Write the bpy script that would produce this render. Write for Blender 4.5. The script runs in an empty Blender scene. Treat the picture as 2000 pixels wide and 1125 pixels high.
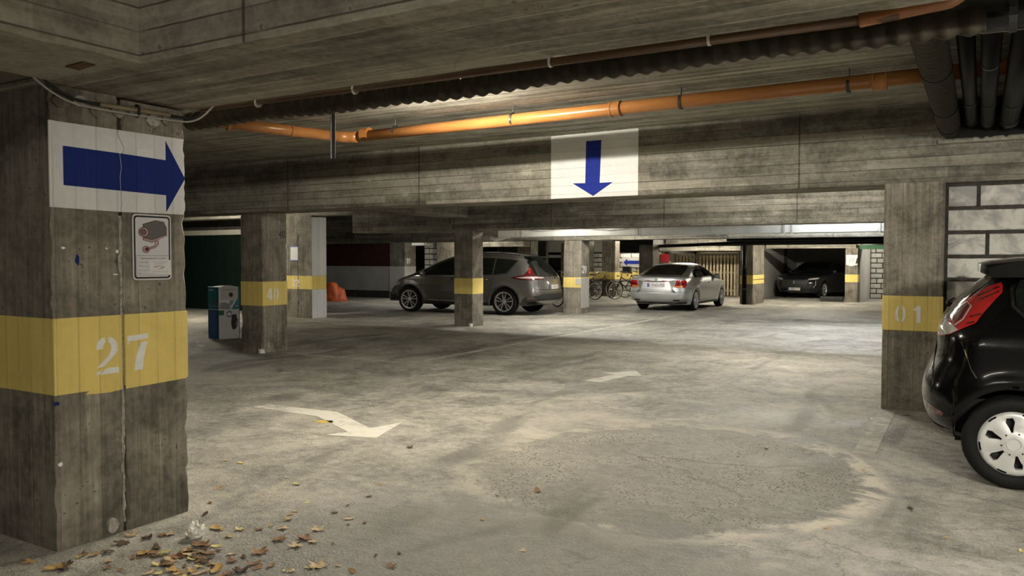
import bpy, bmesh, math, random
import numpy as np
from mathutils import Vector, Matrix

S = bpy.context.scene
C = S.collection
R = math.radians
random.seed(7)

# ------------------------------------------------------------------ camera, world, exposure
cam_d = bpy.data.cameras.new('camera')
cam_d.sensor_fit = 'HORIZONTAL'
cam_d.sensor_width = 36.0
cam_d.lens = 36.0 * 1560.0 / 2000.0
cam_d.clip_start = 0.05
cam_d.clip_end = 200
cam = bpy.data.objects.new('camera', cam_d)
C.objects.link(cam)
cam.matrix_world = (Matrix.Translation((0, 0, 1.5)) @ Matrix.Rotation(R(30.4), 4, 'Z')
                    @ Matrix.Rotation(R(88.0), 4, 'X') @ Matrix.Rotation(R(0.065), 4, 'Z'))
S.camera = cam

w = bpy.data.worlds.new('world')
S.world = w
w.use_nodes = True
w.node_tree.nodes['Background'].inputs[0].default_value = (0.0, 0.0, 0.0, 1)
w.node_tree.nodes['Background'].inputs[1].default_value = 0.0

S.view_settings.view_transform = 'Standard'
S.view_settings.look = 'None'
S.view_settings.gamma = 1.0
S.view_settings.use_curve_mapping = False
S.view_settings.exposure = 2.08
S.cycles.use_adaptive_sampling = True
S.cycles.adaptive_threshold = 0.04
S.cycles.max_bounces = 5
S.cycles.diffuse_bounces = 3
S.cycles.glossy_bounces = 3
S.cycles.sample_clamp_indirect = 6.0
S.cycles.caustics_reflective = False
S.cycles.caustics_refractive = False

# fluorescent lamps of the garage, a few added as fill: x, y, z, radiance, colour, rotation about z, label
WARM = (1.0, 0.93, 0.78)
NEUT = (1.0, 0.95, 0.85)
COOL = (0.90, 0.95, 1.0)
LAMPS = [
    (-4.35, 5.78, 2.94, 175, WARM, 0, 'fluorescent batten lamp on the ceiling above the bent floor arrow'),
    (2.0, 1.75, 2.30, 400, NEUT, 0, 'fluorescent batten lamp behind the beam near the black hatchback'),
    (-2.6, 12.1, 2.93, 200, NEUT, 0, 'fluorescent batten lamp behind the beam with the white arrow panel'),
    (-17.2, 13.0, 2.93, 150, WARM, 0, 'fluorescent batten lamp above the two stacked cartons'),
    (-8.0, 15.98, 2.80, 50, NEUT, 0, 'added unseen batten lamp lighting the left end of the silver duct'),  # unseen lamp added to brighten the duct front
    (-2.4, 15.98, 2.80, 65, COOL, 0, 'added unseen batten lamp lighting the right end of the silver duct'),  # second unseen lamp added for the duct, right part
    (-8.6, 18.3, 2.93, 190, NEUT, 0, 'fluorescent batten lamp behind the silver duct beside the minivan'),
    (-2.6, 18.4, 2.93, 190, COOL, 0, 'fluorescent batten lamp behind the right end of the silver duct'),
    (-9.2, 29.0, 2.36, 200, WARM, 0, 'fluorescent batten lamp in front of the slatted wooden gate'),
    (-4.9, 28.4, 2.5, 200, WARM, 0, 'fluorescent batten lamp before the closed car bay'),
    (-12.7, 31.62, 2.62, 90, WARM, 0, 'fluorescent batten lamp above the parked bicycles'),
    (-2.2, 32.7, 2.7, 90, NEUT, 0, 'added unseen batten lamp brightening the far pale block wall'),  # added out of sight so the block wall is not dark
    (-17.2, 21.8, 2.6, 30, COOL, 90, 'small fluorescent lamp beyond the white faced column'),
    (-16.2, 24.4, 2.7, 90, WARM, 0, 'fluorescent batten lamp behind the minivan roof'),
    (-1.2, -2.6, 2.93, 55, NEUT, 0, 'added unseen fill lamp on the ceiling behind the camera'),  # added fill behind the camera for the near concrete
]

# ------------------------------------------------------------------ mesh helpers
def setp(o, label=None, cat=None, group=None, kind=None):
    if label: o['label'] = label
    if cat: o['category'] = cat
    if group: o['group'] = group
    if kind: o['kind'] = kind
    return o

def empty(name, loc=(0, 0, 0), rz=0.0, label=None, cat=None, group=None):
    o = bpy.data.objects.new(name, None)
    o.empty_display_size = 0.1
    o.location = loc
    o.rotation_euler = (0, 0, rz)
    C.objects.link(o)
    return setp(o, label, cat, group)

def mesh_obj(name, me, mat=None, parent=None, **kw):
    o = bpy.data.objects.new(name, me)
    if mat is not None and not me.materials:
        me.materials.append(mat)
    C.objects.link(o)
    if parent is not None:
        o.parent = parent
    return setp(o, **kw)

class MB:
    """collects vertices and faces of ONE part"""
    def __init__(self):
        self.v = []; self.f = []
    def add(self, vs, fs):
        n = len(self.v)
        self.v += [tuple(p) for p in vs]
        self.f += [tuple(i + n for i in f) for f in fs]
        return self
    def box(self, x0, x1, y0, y1, z0, z1):
        vs = [(x, y, z) for z in (z0, z1) for y in (y0, y1) for x in (x0, x1)]
        return self.add(vs, [(0, 2, 3, 1), (4, 5, 7, 6), (0, 1, 5, 4), (2, 6, 7, 3), (0, 4, 6, 2), (1, 3, 7, 5)])
    def tube(self, pts, r, n=10, cap=True):
        pts = [Vector(p) for p in pts]
        rs = r if isinstance(r, (list, tuple)) else [r] * len(pts)
        vs, fs = [], []
        up = Vector((0, 0, 1))
        prev = None
        for i, p in enumerate(pts):
            a = pts[max(i - 1, 0)]; b = pts[min(i + 1, len(pts) - 1)]
            t = (b - a).normalized()
            if prev is None:
                ref = up if abs(t.dot(up)) < 0.95 else Vector((1, 0, 0))
                u = t.cross(ref).normalized()
            else:
                u = (prev - t * prev.dot(t)).normalized()
            prev = u
            v = t.cross(u)
            for k in range(n):
                th = 2 * math.pi * k / n
                vs.append(p + (u * math.cos(th) + v * math.sin(th)) * rs[i])
        for i in range(len(pts) - 1):
            for k in range(n):
                k2 = (k + 1) % n
                fs.append((i * n + k, i * n + k2, (i + 1) * n + k2, (i + 1) * n + k))
        if cap:
            fs.append(tuple(reversed(range(n))))
            fs.append(tuple(range((len(pts) - 1) * n, len(pts) * n)))
        return self.add(vs, fs)
    def lathe(self, prof, n=32, axis='y', c=(0, 0, 0), closed=False):
        """prof: (radius, offset along axis)"""
        vs, fs = [], []
        m = len(prof)
        for k in range(n):
            th = 2 * math.pi * k / n
            for (r, h) in prof:
                a, b = r * math.cos(th), r * math.sin(th)
                p = {'y': (a, h, b), 'x': (h, a, b), 'z': (a, b, h)}[axis]
                vs.append((p[0] + c[0], p[1] + c[1], p[2] + c[2]))
        for k in range(n):
            k2 = (k + 1) % n
            for j in range(m - 1 if not closed else m):
                j2 = (j + 1) % m
                fs.append((k * m + j, k2 * m + j, k2 * m + j2, k * m + j2))
        return self.add(vs, fs)
    def prism(self, poly, o, ux, uy, t0, t1):
        """flat polygon (list of 2-d points) in the plane o,ux,uy extruded along the normal from t0 to t1"""
        o, ux, uy = Vector(o), Vector(ux), Vector(uy)
        nn = ux.cross(uy).normalized()
        n = len(poly)
        ar = sum(poly[i][0] * poly[(i + 1) % n][1] - poly[(i + 1) % n][0] * poly[i][1] for i in range(n))
        if ar < 0: poly = poly[::-1]
        vs = [o + ux * a + uy * b + nn * t for t in (t0, t1) for a, b in poly]
        fs = [tuple(reversed(range(n))), tuple(range(n, 2 * n))]
        fs += [(i, (i + 1) % n, n + (i + 1) % n, n + i) for i in range(n)]
        return self.add(vs, fs)
    def mesh(self, name, smooth=False):
        me = bpy.data.meshes.new(name)
        me.from_pydata([tuple(p) for p in self.v], [], self.f)
        me.update()
        if smooth:
            for p in me.polygons: p.use_smooth = True
        return me
    def build(self, name, mat, parent=None, smooth=False, bevel=0, tri=False, angle=None, **kw):
        me = self.mesh(name, smooth)
        if tri or bevel or angle:
            bm = bmesh.new(); bm.from_mesh(me)
            bmesh.ops.recalc_face_normals(bm, faces=bm.faces[:])
            if tri: bmesh.ops.triangulate(bm, faces=[f for f in bm.faces if len(f.verts) > 4])
            if bevel:
                bmesh.ops.bevel(bm, geom=[e for e in bm.edges if len(e.link_faces) == 2 and e.calc_face_angle(0) > 0.5], offset=bevel, segments=2, affect='EDGES', profile=0.5)
            if angle:
                for e in bm.edges:
                    if len(e.link_faces) == 2 and e.calc_face_angle(0) > angle: e.smooth = False
            bm.to_mesh(me); bm.free()
        return mesh_obj(name, me, mat, parent, **kw)

def rough_prism(p0, p1, axis, step=0.12, ch=0.012, jit=0.008, chip=0.03, seed=1, pchip=0.12):
    """box between p0 and p1 whose four edges along axis are chamfered, uneven and chipped"""
    rnd = random.Random(seed)
    ax = 'xyz'.index(axis)
    o1, o2 = [(1, 2), (0, 2), (0, 1)][ax]
    L = p1[ax] - p0[ax]
    n = max(2, int(L / step))
    mb = MB(); vs = []; fs = []
    for i in range(n + 1):
        t = p0[ax] + L * i / n
        if 0 < i < n: t += rnd.uniform(-.3, .3) * L / n
        pts = []
        for (s1, s2) in ((0, 0), (1, 0), (1, 1), (0, 1)):
            c = ch * rnd.uniform(.5, 1.4) + (rnd.uniform(.3, 1) * chip if rnd.random() < pchip else 0)
            a = p1[o1] if s1 else p0[o1]
            b = p1[o2] if s2 else p0[o2]
            d1 = -1 if s1 else 1; d2 = -1 if s2 else 1
            j = rnd.uniform(0, jit) * .3
            q1 = (a + d1 * c, b + d2 * j); q2 = (a + d1 * j, b + d2 * c)
            pts += [q2, q1] if (s1, s2) in ((0, 0), (1, 1)) else [q1, q2]
        for (a, b) in pts:
            v = [0, 0, 0]; v[ax] = t; v[o1] = a; v[o2] = b
            vs.append(tuple(v))
    for i in range(n):
        for k in range(8):
            k2 = (k + 1) % 8
            fs.append((i * 8 + k, i * 8 + k2, (i + 1) * 8 + k2, (i + 1) * 8 + k))
    fs.append(tuple(range(8))); fs.append(tuple(range(n * 8, n * 8 + 8)))
    mb.add(vs, fs)
    return mb

def text_geo(s, size):
    """flat triangles of a line of lettering, centred, height about size"""
    cu = bpy.data.curves.new('t', 'FONT'); cu.body = s; cu.size = size
    cu.align_x = 'CENTER'; cu.align_y = 'CENTER'; cu.resolution_u = 3
    ob = bpy.data.objects.new('t', cu); C.objects.link(ob)
    dg = bpy.context.evaluated_depsgraph_get()
    me = bpy.data.meshes.new_from_object(ob.evaluated_get(dg))
    vs = [(v.co.x, v.co.y) for v in me.vertices]; fs = [tuple(p.vertices) for p in me.polygons]
    bpy.data.objects.remove(ob); bpy.data.curves.remove(cu); bpy.data.meshes.remove(me)
    return vs, fs

def text_mb(mb, s, size, o, ux, uy, off, wscale=1.0, rot=0):
    o, ux, uy = Vector(o), Vector(ux), Vector(uy)
    nn = ux.cross(uy).normalized()
    vs, fs = text_geo(s, size)
    mb.add([o + ux * (a * wscale) + uy * b + nn * off for a, b in vs], fs)
    return mb

# ------------------------------------------------------------------ materials
class NB:
    def __init__(self, name):
        self.m = bpy.data.materials.new(name); self.m.use_nodes = True
        self.t = self.m.node_tree; self.n = self.t.nodes
        self.b = self.n['Principled BSDF']
        self._pos = None
    def node(self, ty, **kw):
        x = self.n.new(ty)
        for k, v in kw.items(): setattr(x, k, v)
        return x
    def link(self, a, sock):
        if hasattr(a, 'is_linked') or isinstance(a, bpy.types.NodeSocket): self.t.links.new(a, sock)
        else:
            sock.default_value = a
    def pos(self):
        if self._pos is None:
            self._pos = self.node('ShaderNodeNewGeometry').outputs['Position']
        return self._pos
    def xyz(self):
        s = self.node('ShaderNodeSeparateXYZ'); self.link(self.pos(), s.inputs[0])
        return s.outputs
    def math(self, op, a, b=0.0, c=0.0, clamp=False):
        x = self.node('ShaderNodeMath', operation=op, use_clamp=clamp)
        self.link(a, x.inputs[0]); self.link(b, x.inputs[1])
        self.link(c, x.inputs[2])
        return x.outputs[0]
    def vmul(self, v, s):
        x = self.node('ShaderNodeVectorMath', operation='MULTIPLY')
        self.link(v, x.inputs[0]); x.inputs[1].default_value = s
        return x.outputs[0]
    def comb(self, x, y, z):
        c = self.node('ShaderNodeCombineXYZ')
        self.link(x, c.inputs[0]); self.link(y, c.inputs[1]); self.link(z, c.inputs[2])
        return c.outputs[0]
    def noise(self, v, scale, detail=4, rough=.55, dist=0.0):
        x = self.node('ShaderNodeTexNoise')
        self.link(v, x.inputs['Vector']); x.inputs['Scale'].default_value = scale
        x.inputs['Detail'].default_value = detail; x.inputs['Roughness'].default_value = rough
        x.inputs['Distortion'].default_value = dist
        return x.outputs['Fac']
    def white(self, v):
        x = self.node('ShaderNodeTexWhiteNoise', noise_dimensions='3D'); self.link(v, x.inputs['Vector'])
        return x.outputs['Value']
    def ramp(self, f, lo, hi, a=0.0, b=1.0):
        x = self.node('ShaderNodeMapRange', interpolation_type='SMOOTHSTEP')
        self.link(f, x.inputs[0])
        for i, v in enumerate((lo, hi, a, b)): x.inputs[i + 1].default_value = v
        return x.outputs[0]
    def mix(self, f, a, b, mode='MIX'):
        x = self.node('ShaderNodeMix', data_type='RGBA', blend_type=mode)
        self.link(f, x.inputs[0])
        for v, s in ((a, x.inputs[6]), (b, x.inputs[7])):
            if isinstance(v, tuple): s.default_value = (*v[:3], 1)
            else: self.link(v, s)
        return x.outputs[2]
    def bump(self, h, strength=.5, dist=.01):
        x = self.node('ShaderNodeBump'); self.link(h, x.inputs['Height'])
        x.inputs['Strength'].default_value = strength; x.inputs['Distance'].default_value = dist
        self.link(x.outputs[0], self.b.inputs['Normal'])
    def out(self, col=None, rough=None, metal=None, spec=None, coat=None):
        if col is not None:
            if isinstance(col, tuple): self.b.inputs['Base Color'].default_value = (*col[:3], 1)
            else: self.link(col, self.b.inputs['Base Color'])
        for v, k in ((rough, 'Roughness'), (metal, 'Metallic'), (spec, 'Specular IOR Level'), (coat, 'Coat Weight')):
            if v is not None: self.link(v, self.b.inputs[k])
        return self.m

MATS = {}
def simple(name, col, rough=.5, metal=0.0, spec=.5, coat=0.0, vary=0.0, scale=6.0):
    if name in MATS: return MATS[name]
    b = NB(name)
    c = col
    if vary:
        n = b.noise(b.pos(), scale, 5)
        c = b.mix(b.ramp(n, .25, .75), tuple(x * (1 - vary) for x in col), tuple(min(1, x * (1 + vary)) for x in col))
    b.out(c, rough, metal, spec, coat)
    if coat: b.b.inputs['Coat Roughness'].default_value = .06
    MATS[name] = b.m
    return b.m

def board(name, kind, dark, light, pitch=.11, along='x', groove=.5, bumps=.6, paint=None, blot=.6, rough=.85, tintw=.20, fin=False, seam=False):
    """board-marked concrete. kind: 'h' boards stacked in z, 'v' upright boards, 'c' ceiling boards side by side in y, 'd' boards side by side in x"""
    if name in MATS: return MATS[name]
    b = NB(name)
    X, Y, Z = b.xyz()
    if kind == 'h': c = Z; al = b.math('ADD', X, Y); st = (.35, .35, 5.0)
    elif kind == 'v': c = b.math('ADD', X, Y); al = Z; st = (9.0, 9.0, .40)
    elif kind == 'c': c = Y; al = X; st = (.35, 5.0, 5.0)
    else: c = X; al = Y; st = (5.0, .35, 5.0)
    cc = b.math('MULTIPLY_ADD', c, 1.0 / pitch, 50.0)
    fl = b.math('FLOOR', cc); fr = b.math('FRACT', cc)
    seg = b.math('FLOOR', b.math('MULTIPLY_ADD', al, .43, b.math('MULTIPLY', fl, 0.31)))
    tint = b.white(b.comb(fl, seg, 3.7))
    d = b.math('ABSOLUTE', b.math('SUBTRACT', fr, .5))
    nfine = b.noise(b.pos(), 24, 2.5, .65)
    nmid = b.noise(b.pos(), 2.6, 4.5, .66, .5)
    nstr = b.noise(b.vmul(b.pos(), st), 2.4, 4, .66)
    wid = b.math('MULTIPLY_ADD', tint, -.03, .478 if fin else .490)
    g = b.math('MULTIPLY', b.math('GREATER_THAN', b.math('MULTIPLY_ADD', nfine, .02, d), wid), b.ramp(nstr, .36, .56))
    f = b.math('ADD', b.math('MULTIPLY', nmid, .9 * blot), b.math('MULTIPLY', nstr, .5))
    f = b.math('ADD', f, b.math('MULTIPLY', tint, tintw))
    f = b.math('ADD', f, b.math('MULTIPLY', nfine, .32))
    mean = (.45 * blot + .25 + tintw / 2 + .16)
    f = b.ramp(f, mean - .26, mean + .26)
    if paint:
        col = b.mix(f, tuple(x * .84 for x in paint), paint)
        col = b.mix(b.math('MULTIPLY', g, .4), col, tuple(x * .4 for x in paint))
    else:
        col = b.mix(f, dark, light)
        col = b.mix(b.math('MULTIPLY', g, groove), col, tuple(min(1, x * 1.45) for x in light) if fin else tuple(x * .3 for x in dark))
        if seam:
            sd_ = b.math('ABSOLUTE', b.math('SUBTRACT', b.math('FRACT', b.math('MULTIPLY_ADD', al, .40, .13)), .5))
            sm_ = b.math('GREATER_THAN', b.math('MULTIPLY_ADD', nfine, .006, sd_), .4995)
            col = b.mix(b.math('MULTIPLY', sm_, .7), col, tuple(x * .3 for x in dark))
        lime = b.math('MULTIPLY', b.ramp(nstr, .58, .70), b.ramp(nmid, .48, .62))
        col = b.mix(b.math('MULTIPLY', lime, .5), col, tuple(min(1, x * 1.6) for x in light))
        hole = b.math('MULTIPLY', b.math('GREATER_THAN', nfine, .66), b.math('GREATER_THAN', nmid, .54))
        col = b.mix(b.math('MULTIPLY', hole, .6), col, tuple(x * .35 for x in dark))
    h = b.math('MULTIPLY_ADD', tint, .35, b.math('MULTIPLY', g, .9 if fin else -.9))
    h = b.math('MULTIPLY_ADD', nstr, .8, h)
    b.bump(h, bumps, .012)
    b.out(col, rough, 0.0, .25)
    MATS[name] = b.m
    return b.m

DK = (.085, .079, .064); LT = (.37, .345, .285)
DKC = (.090, .080, .064); LTC = (.36, .325, .265)
M_BEAM = board('board marked concrete beam', 'h', DK, LT, .105, groove=.75, seam=True)
M_COL = board('board marked concrete column', 'v', DKC, LTC, .115, groove=.28, tintw=.04, blot=.8)
M_CEIL = board('board marked concrete slab', 'c', (.14, .13, .105), (.48, .45, .375), .07, groove=.55, bumps=1.0, fin=True)
M_BEAMY = board('board marked concrete cross beam', 'd', DKC, LTC, .15, fin=True)
M_SOFF = board('board marked concrete soffit', 'c', DKC, LTC, .15, fin=True)
M_WHITE = board('white painted concrete', 'h', DK, LT, .105, paint=(.88, .88, .86), bumps=.35)
M_WHITEV = board('white painted column face', 'v', DK, LT, .115, paint=(.86, .865, .86), bumps=.35)
M_YEL = board('yellow painted concrete', 'v', DK, LT, .115, paint=(.95, .75, .24), bumps=.4)
M_BLUE = board('blue painted concrete', 'v', DK, LT, .115, paint=(.012, .030, .20), bumps=.3)
M_BLUEH = board('blue painted beam', 'h', DK, LT, .105, paint=(.018, .035, .30), bumps=.3)
M_NUM = simple('white stencil paint', (.95, .94, .91), .7, vary=.05, scale=30)
M_BLACKPAINT = simple('black marker paint', (.012, .012, .014), .6)
M_MORTAR = simple('dark mortar', (.06, .056, .047), .95, vary=.35, scale=30)
M_LIME = simple('pale joint filler', (.42, .40, .35), .9, vary=.4, scale=45)

def block_mat(name, base, smear):
    b = NB(name)
    n1 = b.noise(b.pos(), 5.5, 6, .6, .8); n2 = b.noise(b.pos(), 38, 4)
    oi = b.node('ShaderNodeObjectInfo').outputs['Random']
    f = b.ramp(b.math('ADD', n1, b.math('MULTIPLY', oi, .22)), .5, .78)
    col = b.mix(f, base, smear)
    col = b.mix(b.ramp(n2, .45, .8, 0, .35), col, tuple(x * .6 for x in base))
    b.bump(b.math('ADD', n2, n1), .5, .01)
    return b.out(col, .9, 0, .2)
M_BLOCK = block_mat('aerated concrete block', (.74, .72, .66), (.36, .36, .345))
M_BLOCKFAR = block_mat('grey concrete block', (.62, .61, .56), (.46, .45, .42))

def floor_mat():
    b = NB('worn concrete floor')
    X, Y, Z = b.xyz()
    P = b.pos()
    nb = b.noise(P, .5, 3, .6, .6); nm = b.noise(P, 2.1, 5, .68, .7); nf = b.noise(P, 11, 3, .7); nx = b.noise(P, 70, 1.5, .7)
    f = b.math('ADD', b.math('MULTIPLY', nb, .6), b.math('MULTIPLY', nm, .75))
    f = b.math('MULTIPLY_ADD', nf, .46, f); f = b.math('MULTIPLY_ADD', nx, .42, f)
    col = b.mix(b.ramp(f, .80, 1.34), (.115, .110, .098), (.49, .466, .405))
    # drifts of pale silt
    silt = b.math('MULTIPLY', b.ramp(nm, .53, .66), b.ramp(nb, .44, .58))
    col = b.mix(b.math('MULTIPLY', silt, .5), col, (.58, .54, .455))
    # a roughly repaired round patch in front of the black car: stained middle, broken silt ring
    dx = b.math('DIVIDE', b.math('SUBTRACT', X, -1.95), 1.38); dy = b.math('DIVIDE', b.math('SUBTRACT', Y, 5.55), 1.55)
    rr = b.math('SQRT', b.math('ADD', b.math('MULTIPLY', dx, dx), b.math('MULTIPLY', dy, dy)))
    rr = b.math('ADD', rr, b.math('MULTIPLY_ADD', nb, .5, -.25))
    rr = b.math('ADD', rr, b.math('MULTIPLY_ADD', nm, .30, -.15))
    rr = b.math('ADD', rr, b.math('MULTIPLY_ADD', nf, .16, -.08))
    inside = b.ramp(rr, 1.02, .90)
    ring = b.math('MULTIPLY', b.ramp(rr, .88, .97), b.ramp(rr, 1.10, 1.0))
    side = b.math('MULTIPLY_ADD', dx, .5, .55, clamp=True)
    ring = b.math('MULTIPLY', ring, b.math('MULTIPLY', b.ramp(nm, .38, .56), b.math('MULTIPLY_ADD', b.math('MULTIPLY', side, side), .95, .2)))
    vor = b.node('ShaderNodeTexVoronoi'); b.link(P, vor.inputs['Vector']); vor.inputs['Scale'].default_value = 46
    vs_ = b.node('ShaderNodeSeparateXYZ'); b.link(vor.outputs['Color'], vs_.inputs[0])
    spk = b.math('LESS_THAN', vor.outputs['Distance'], b.math('MULTIPLY', b.math('GREATER_THAN', vs_.outputs[0], .45), b.ramp(nm, .36, .60, .14, .40)))
    col = b.mix(b.math('MULTIPLY', inside, .40), col, (.25, .238, .20))
    col = b.mix(b.math('MULTIPLY', b.math('MULTIPLY', spk, b.math('MULTIPLY_ADD', inside, .85, .15)), .8), col, (.055, .05, .045))
    col = b.mix(b.math('MULTIPLY', ring, .95), col, (.68, .63, .52))
    # smoother, greyer worn area in the foreground
    zy = b.math('MULTIPLY_ADD', nm, .9, b.math('MULTIPLY_ADD', nb, 1.1, Y))
    zx = b.math('MULTIPLY_ADD', nm, .8, X)
    zone = b.math('MULTIPLY', b.ramp(zy, 5.35, 4.95), b.math('MULTIPLY', b.ramp(zx, -3.3, -2.6), b.ramp(zx, .9, -.1)))
    col = b.mix(b.math('MULTIPLY', zone, .62), col, b.mix(nx, (.17, .163, .153), (.30, .29, .27)))
    # damp dark stains and tyre tracks
    nt = b.noise(b.vmul(P, (1.3, .45, 1)), .9, 2, .6, .8)
    st = b.ramp(nt, .56, .70)
    col = b.mix(b.math('MULTIPLY', st, .6), col, (.12, .115, .10))
    # cracks
    v3 = b.node('ShaderNodeTexVoronoi', feature='DISTANCE_TO_EDGE'); v3.inputs['Scale'].default_value = .6
    b.link(b.comb(b.math('ADD', X, nm), b.math('ADD', Y, nb), 0.0), v3.inputs['Vector'])
    crk = b.math('MULTIPLY', b.ramp(v3.outputs['Distance'], .009, .002), b.ramp(nb, .44, .54))
    col = b.mix(b.math('MULTIPLY', crk, .35), col, (.07, .066, .058))
    h = b.math('MULTIPLY_ADD', nf, 1.3, b.math('MULTIPLY', nx, .55))
    b.bump(h, .8, .018)
    return b.out(col, b.ramp(nm, .3, .7, .55, .8), 0, .35)
M_FLOOR = floor_mat()

def worn_paint(name, col, under=(.3, .285, .24), lo=.30, hi=.6, amt=.75):
    b = NB(name)
    n = b.noise(b.pos(), 7, 7, .72); n2 = b.noise(b.pos(), 1.2, 3)
    f = b.ramp(b.math('MULTIPLY_ADD', n2, .35, b.math('MULTIPLY', n, .65)), lo, hi)
    c = b.mix(b.math('MULTIPLY_ADD', f, amt, 1 - amt), under, col)
    b.bump(n, .3, .01)
    return b.out(c, .75, 0, .3)
M_MARK = worn_paint('worn white floor paint', (.66, .64, .57), lo=.36, hi=.55)
M_LINE = worn_paint('very worn white line paint', (.60, .58, .52), lo=.40, hi=.62, amt=.9)

def pvc(name, a, bcol, rough=.35):
    b = NB(name)
    n = b.noise(b.vmul(b.pos(), (1, 3, 3)), 2.2, 6, .6); n2 = b.noise(b.pos(), 40, 3)
    f = b.ramp(b.math('MULTIPLY_ADD', n2, .3, b.math('MULTIPLY', n, .8)), .35, .8)
    return b.out(b.mix(f, a, bcol), rough, 0, .5)
M_ORANGE = pvc('orange drain pipe', (.34, .135, .035), (.42, .185, .06), .28)
M_BROWNPIPE = pvc('brown supply pipe', (.07, .032, .013), (.11, .055, .024), .4)
M_HOSE = simple('corrugated brown hose', (.026, .022, .014), .6, 0, .2, vary=.35, scale=9)
M_OLIVE = simple('olive pipe lagging', (.035, .031, .020), .7, 0, .15, vary=.25, scale=12)
M_DKPIPE = simple('black pipe lagging', (.003, .003, .0035), .5, 0, .1, vary=.3)
M_BLACKGLOSS = simple('glossy black pipe', (.012, .013, .016), .15)
M_GALV = simple('galvanised duct sheet', (.66, .67, .66), .42, .3, vary=.12, scale=3)
M_GALVE = simple('galvanised duct seam', (.75, .75, .73), .35, .7)
M_STEEL = simple('dark steel strip', (.06, .06, .065), .45, .6)
M_RUST = simple('rusty steel plate', (.10, .045, .022), .85, vary=.4, scale=25)
M_BLACK = simple('black rubber', (.012, .012, .012), .7)
M_TYRE = simple('tyre rubber', (.007, .007, .007), .7, 0, .2, vary=.2, scale=20)
M_WELL = simple('dark wheel well plastic', (.008, .008, .008), .9)
M_PLAST = simple('dark bumper plastic', (.03, .03, .03), .55)
M_GLASS = simple('dark car glass', (.008, .010, .009), .04, 0, .6)
M_CHROME = simple('chrome trim', (.7, .7, .7), .15, 1.0)
M_ALLOY = simple('silver alloy', (.62, .62, .60), .32, .75)
M_HUBCAP = simple('silver painted hubcap', (.66, .66, .64), .38, .35)
M_DARKALLOY = simple('dark recess of wheel', (.012, .012, .012), .7)
M_PBLACK = simple('black car paint', (.002, .002, .0022), .2, 0, .2, .35)
M_PGREY = simple('grey metallic car paint', (.15, .146, .138), .36, .5, .5, .7)
M_PSILVER = simple('silver metallic car paint', (.46, .47, .46), .42, .5, .5, .35)
M_PDARK = simple('dark blue black car paint', (.010, .011, .014), .25, .2, .5, 1.0)
M_RED = simple('red lamp lens', (.38, .010, .012), .12, 0, .6, 1.0)
M_REDD = simple('dark red lamp lens', (.09, .005, .006), .12, 0, .6, 1.0)
M_CLEAR = simple('clear lamp lens', (.55, .52, .49), .12, .2, .6, 1.0)
M_AMBER = simple('amber lamp lens', (.75, .35, .08), .15, 0, .6, 1.0)
M_PLATE = simple('white number plate', (.78, .78, .76), .4)
M_PLATEBL = simple('blue plate strip', (.02, .05, .35), .4)
M_PLATETX = simple('plate lettering', (.10, .008, .012), .5)
M_SEAM = simple('dark gap and opening shade', (.004, .004, .004), .8)
M_WOOD = simple('weathered pale wood', (.52, .43, .27), .75, vary=.25, scale=14)
M_WOODF = simple('grey weathered timber', (.26, .225, .16), .8, vary=.25, scale=14)
M_DOORG = simple('dark green door sheet', (.002, .012, .008), .5, vary=.2)
M_GREENB = simple('green painted steel', (.05, .17, .08), .6)
M_REDBOX = simple('red painted steel', (.25, .008, .014), .4)
M_WALLW = simple('grey white wall paint', (.50, .49, .46), .85, vary=.1, scale=2)
M_WALLR = simple('dark red wall paint', (.05, .012, .010), .85, vary=.2)
M_WALLD = simple('dark dirty and shaded wall', (.05, .047, .04), .9, vary=.3)
M_PALEG = simple('pale green wall paint', (.55, .62, .50), .85)
M_SIGN = simple('white plastic sign', (.72, .72, .74), .4)
M_SIGNBK = simple('black sign print', (.01, .01, .012), .45)
M_SIGNGR = simple('grey sign print', (.14, .135, .13), .45)
M_SIGNPK = simple('pink grey sign print', (.50, .40, .40), .45)
M_SIGNRD = simple('dark red sign print', (.16, .02, .02), .45)
M_PAPER = simple('white paper', (.80, .80, .80), .8)
M_TAPE = simple('blue tape', (.08, .20, .55), .5)
M_TEAL = simple('teal carton print', (.03, .24, .29), .5)
M_CBLUE = simple('blue carton print', (.035, .12, .34), .5)
M_CWHITE = simple('white carton print', (.88, .89, .90), .5)
M_CGREY = simple('grey carton print', (.32, .32, .33), .5)
M_CGREEN = simple('green carton print', (.02, .14, .05), .5)
M_TARP = simple('orange tarpaulin', (.62, .12, .035), .5, vary=.15)
M_CABLEW = simple('pale cable', (.42, .40, .36), .5)
M_CONDUIT = simple('tan conduit', (.27, .22, .13), .5)
M_FOIL = simple('crumpled foil', (.9, .86, .78), .3, .15)
M_LEAF = [simple('dry leaf brown', (.26, .14, .06), .75, vary=.35, scale=40), simple('dry leaf ochre', (.50, .32, .11), .75, vary=.3, scale=40),
          simple('dry leaf tan', (.56, .42, .25), .75, vary=.3, scale=40), simple('dry leaf yellow', (.62, .53, .20), .7, vary=.25, scale=40), simple('dry leaf dark', (.09, .05, .025), .8, vary=.35, scale=40)]
def emis(name, col, strength):
    b = NB(name)
    b.b.inputs['Base Color'].default_value = (.8, .8, .8, 1)
    b.b.inputs['Emission Color'].default_value = (*col, 1)
    b.b.inputs['Emission Strength'].default_value = strength
    return b.m
M_LAMPBODY = simple('white lamp housing', (.7, .7, .68), .5)

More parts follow.
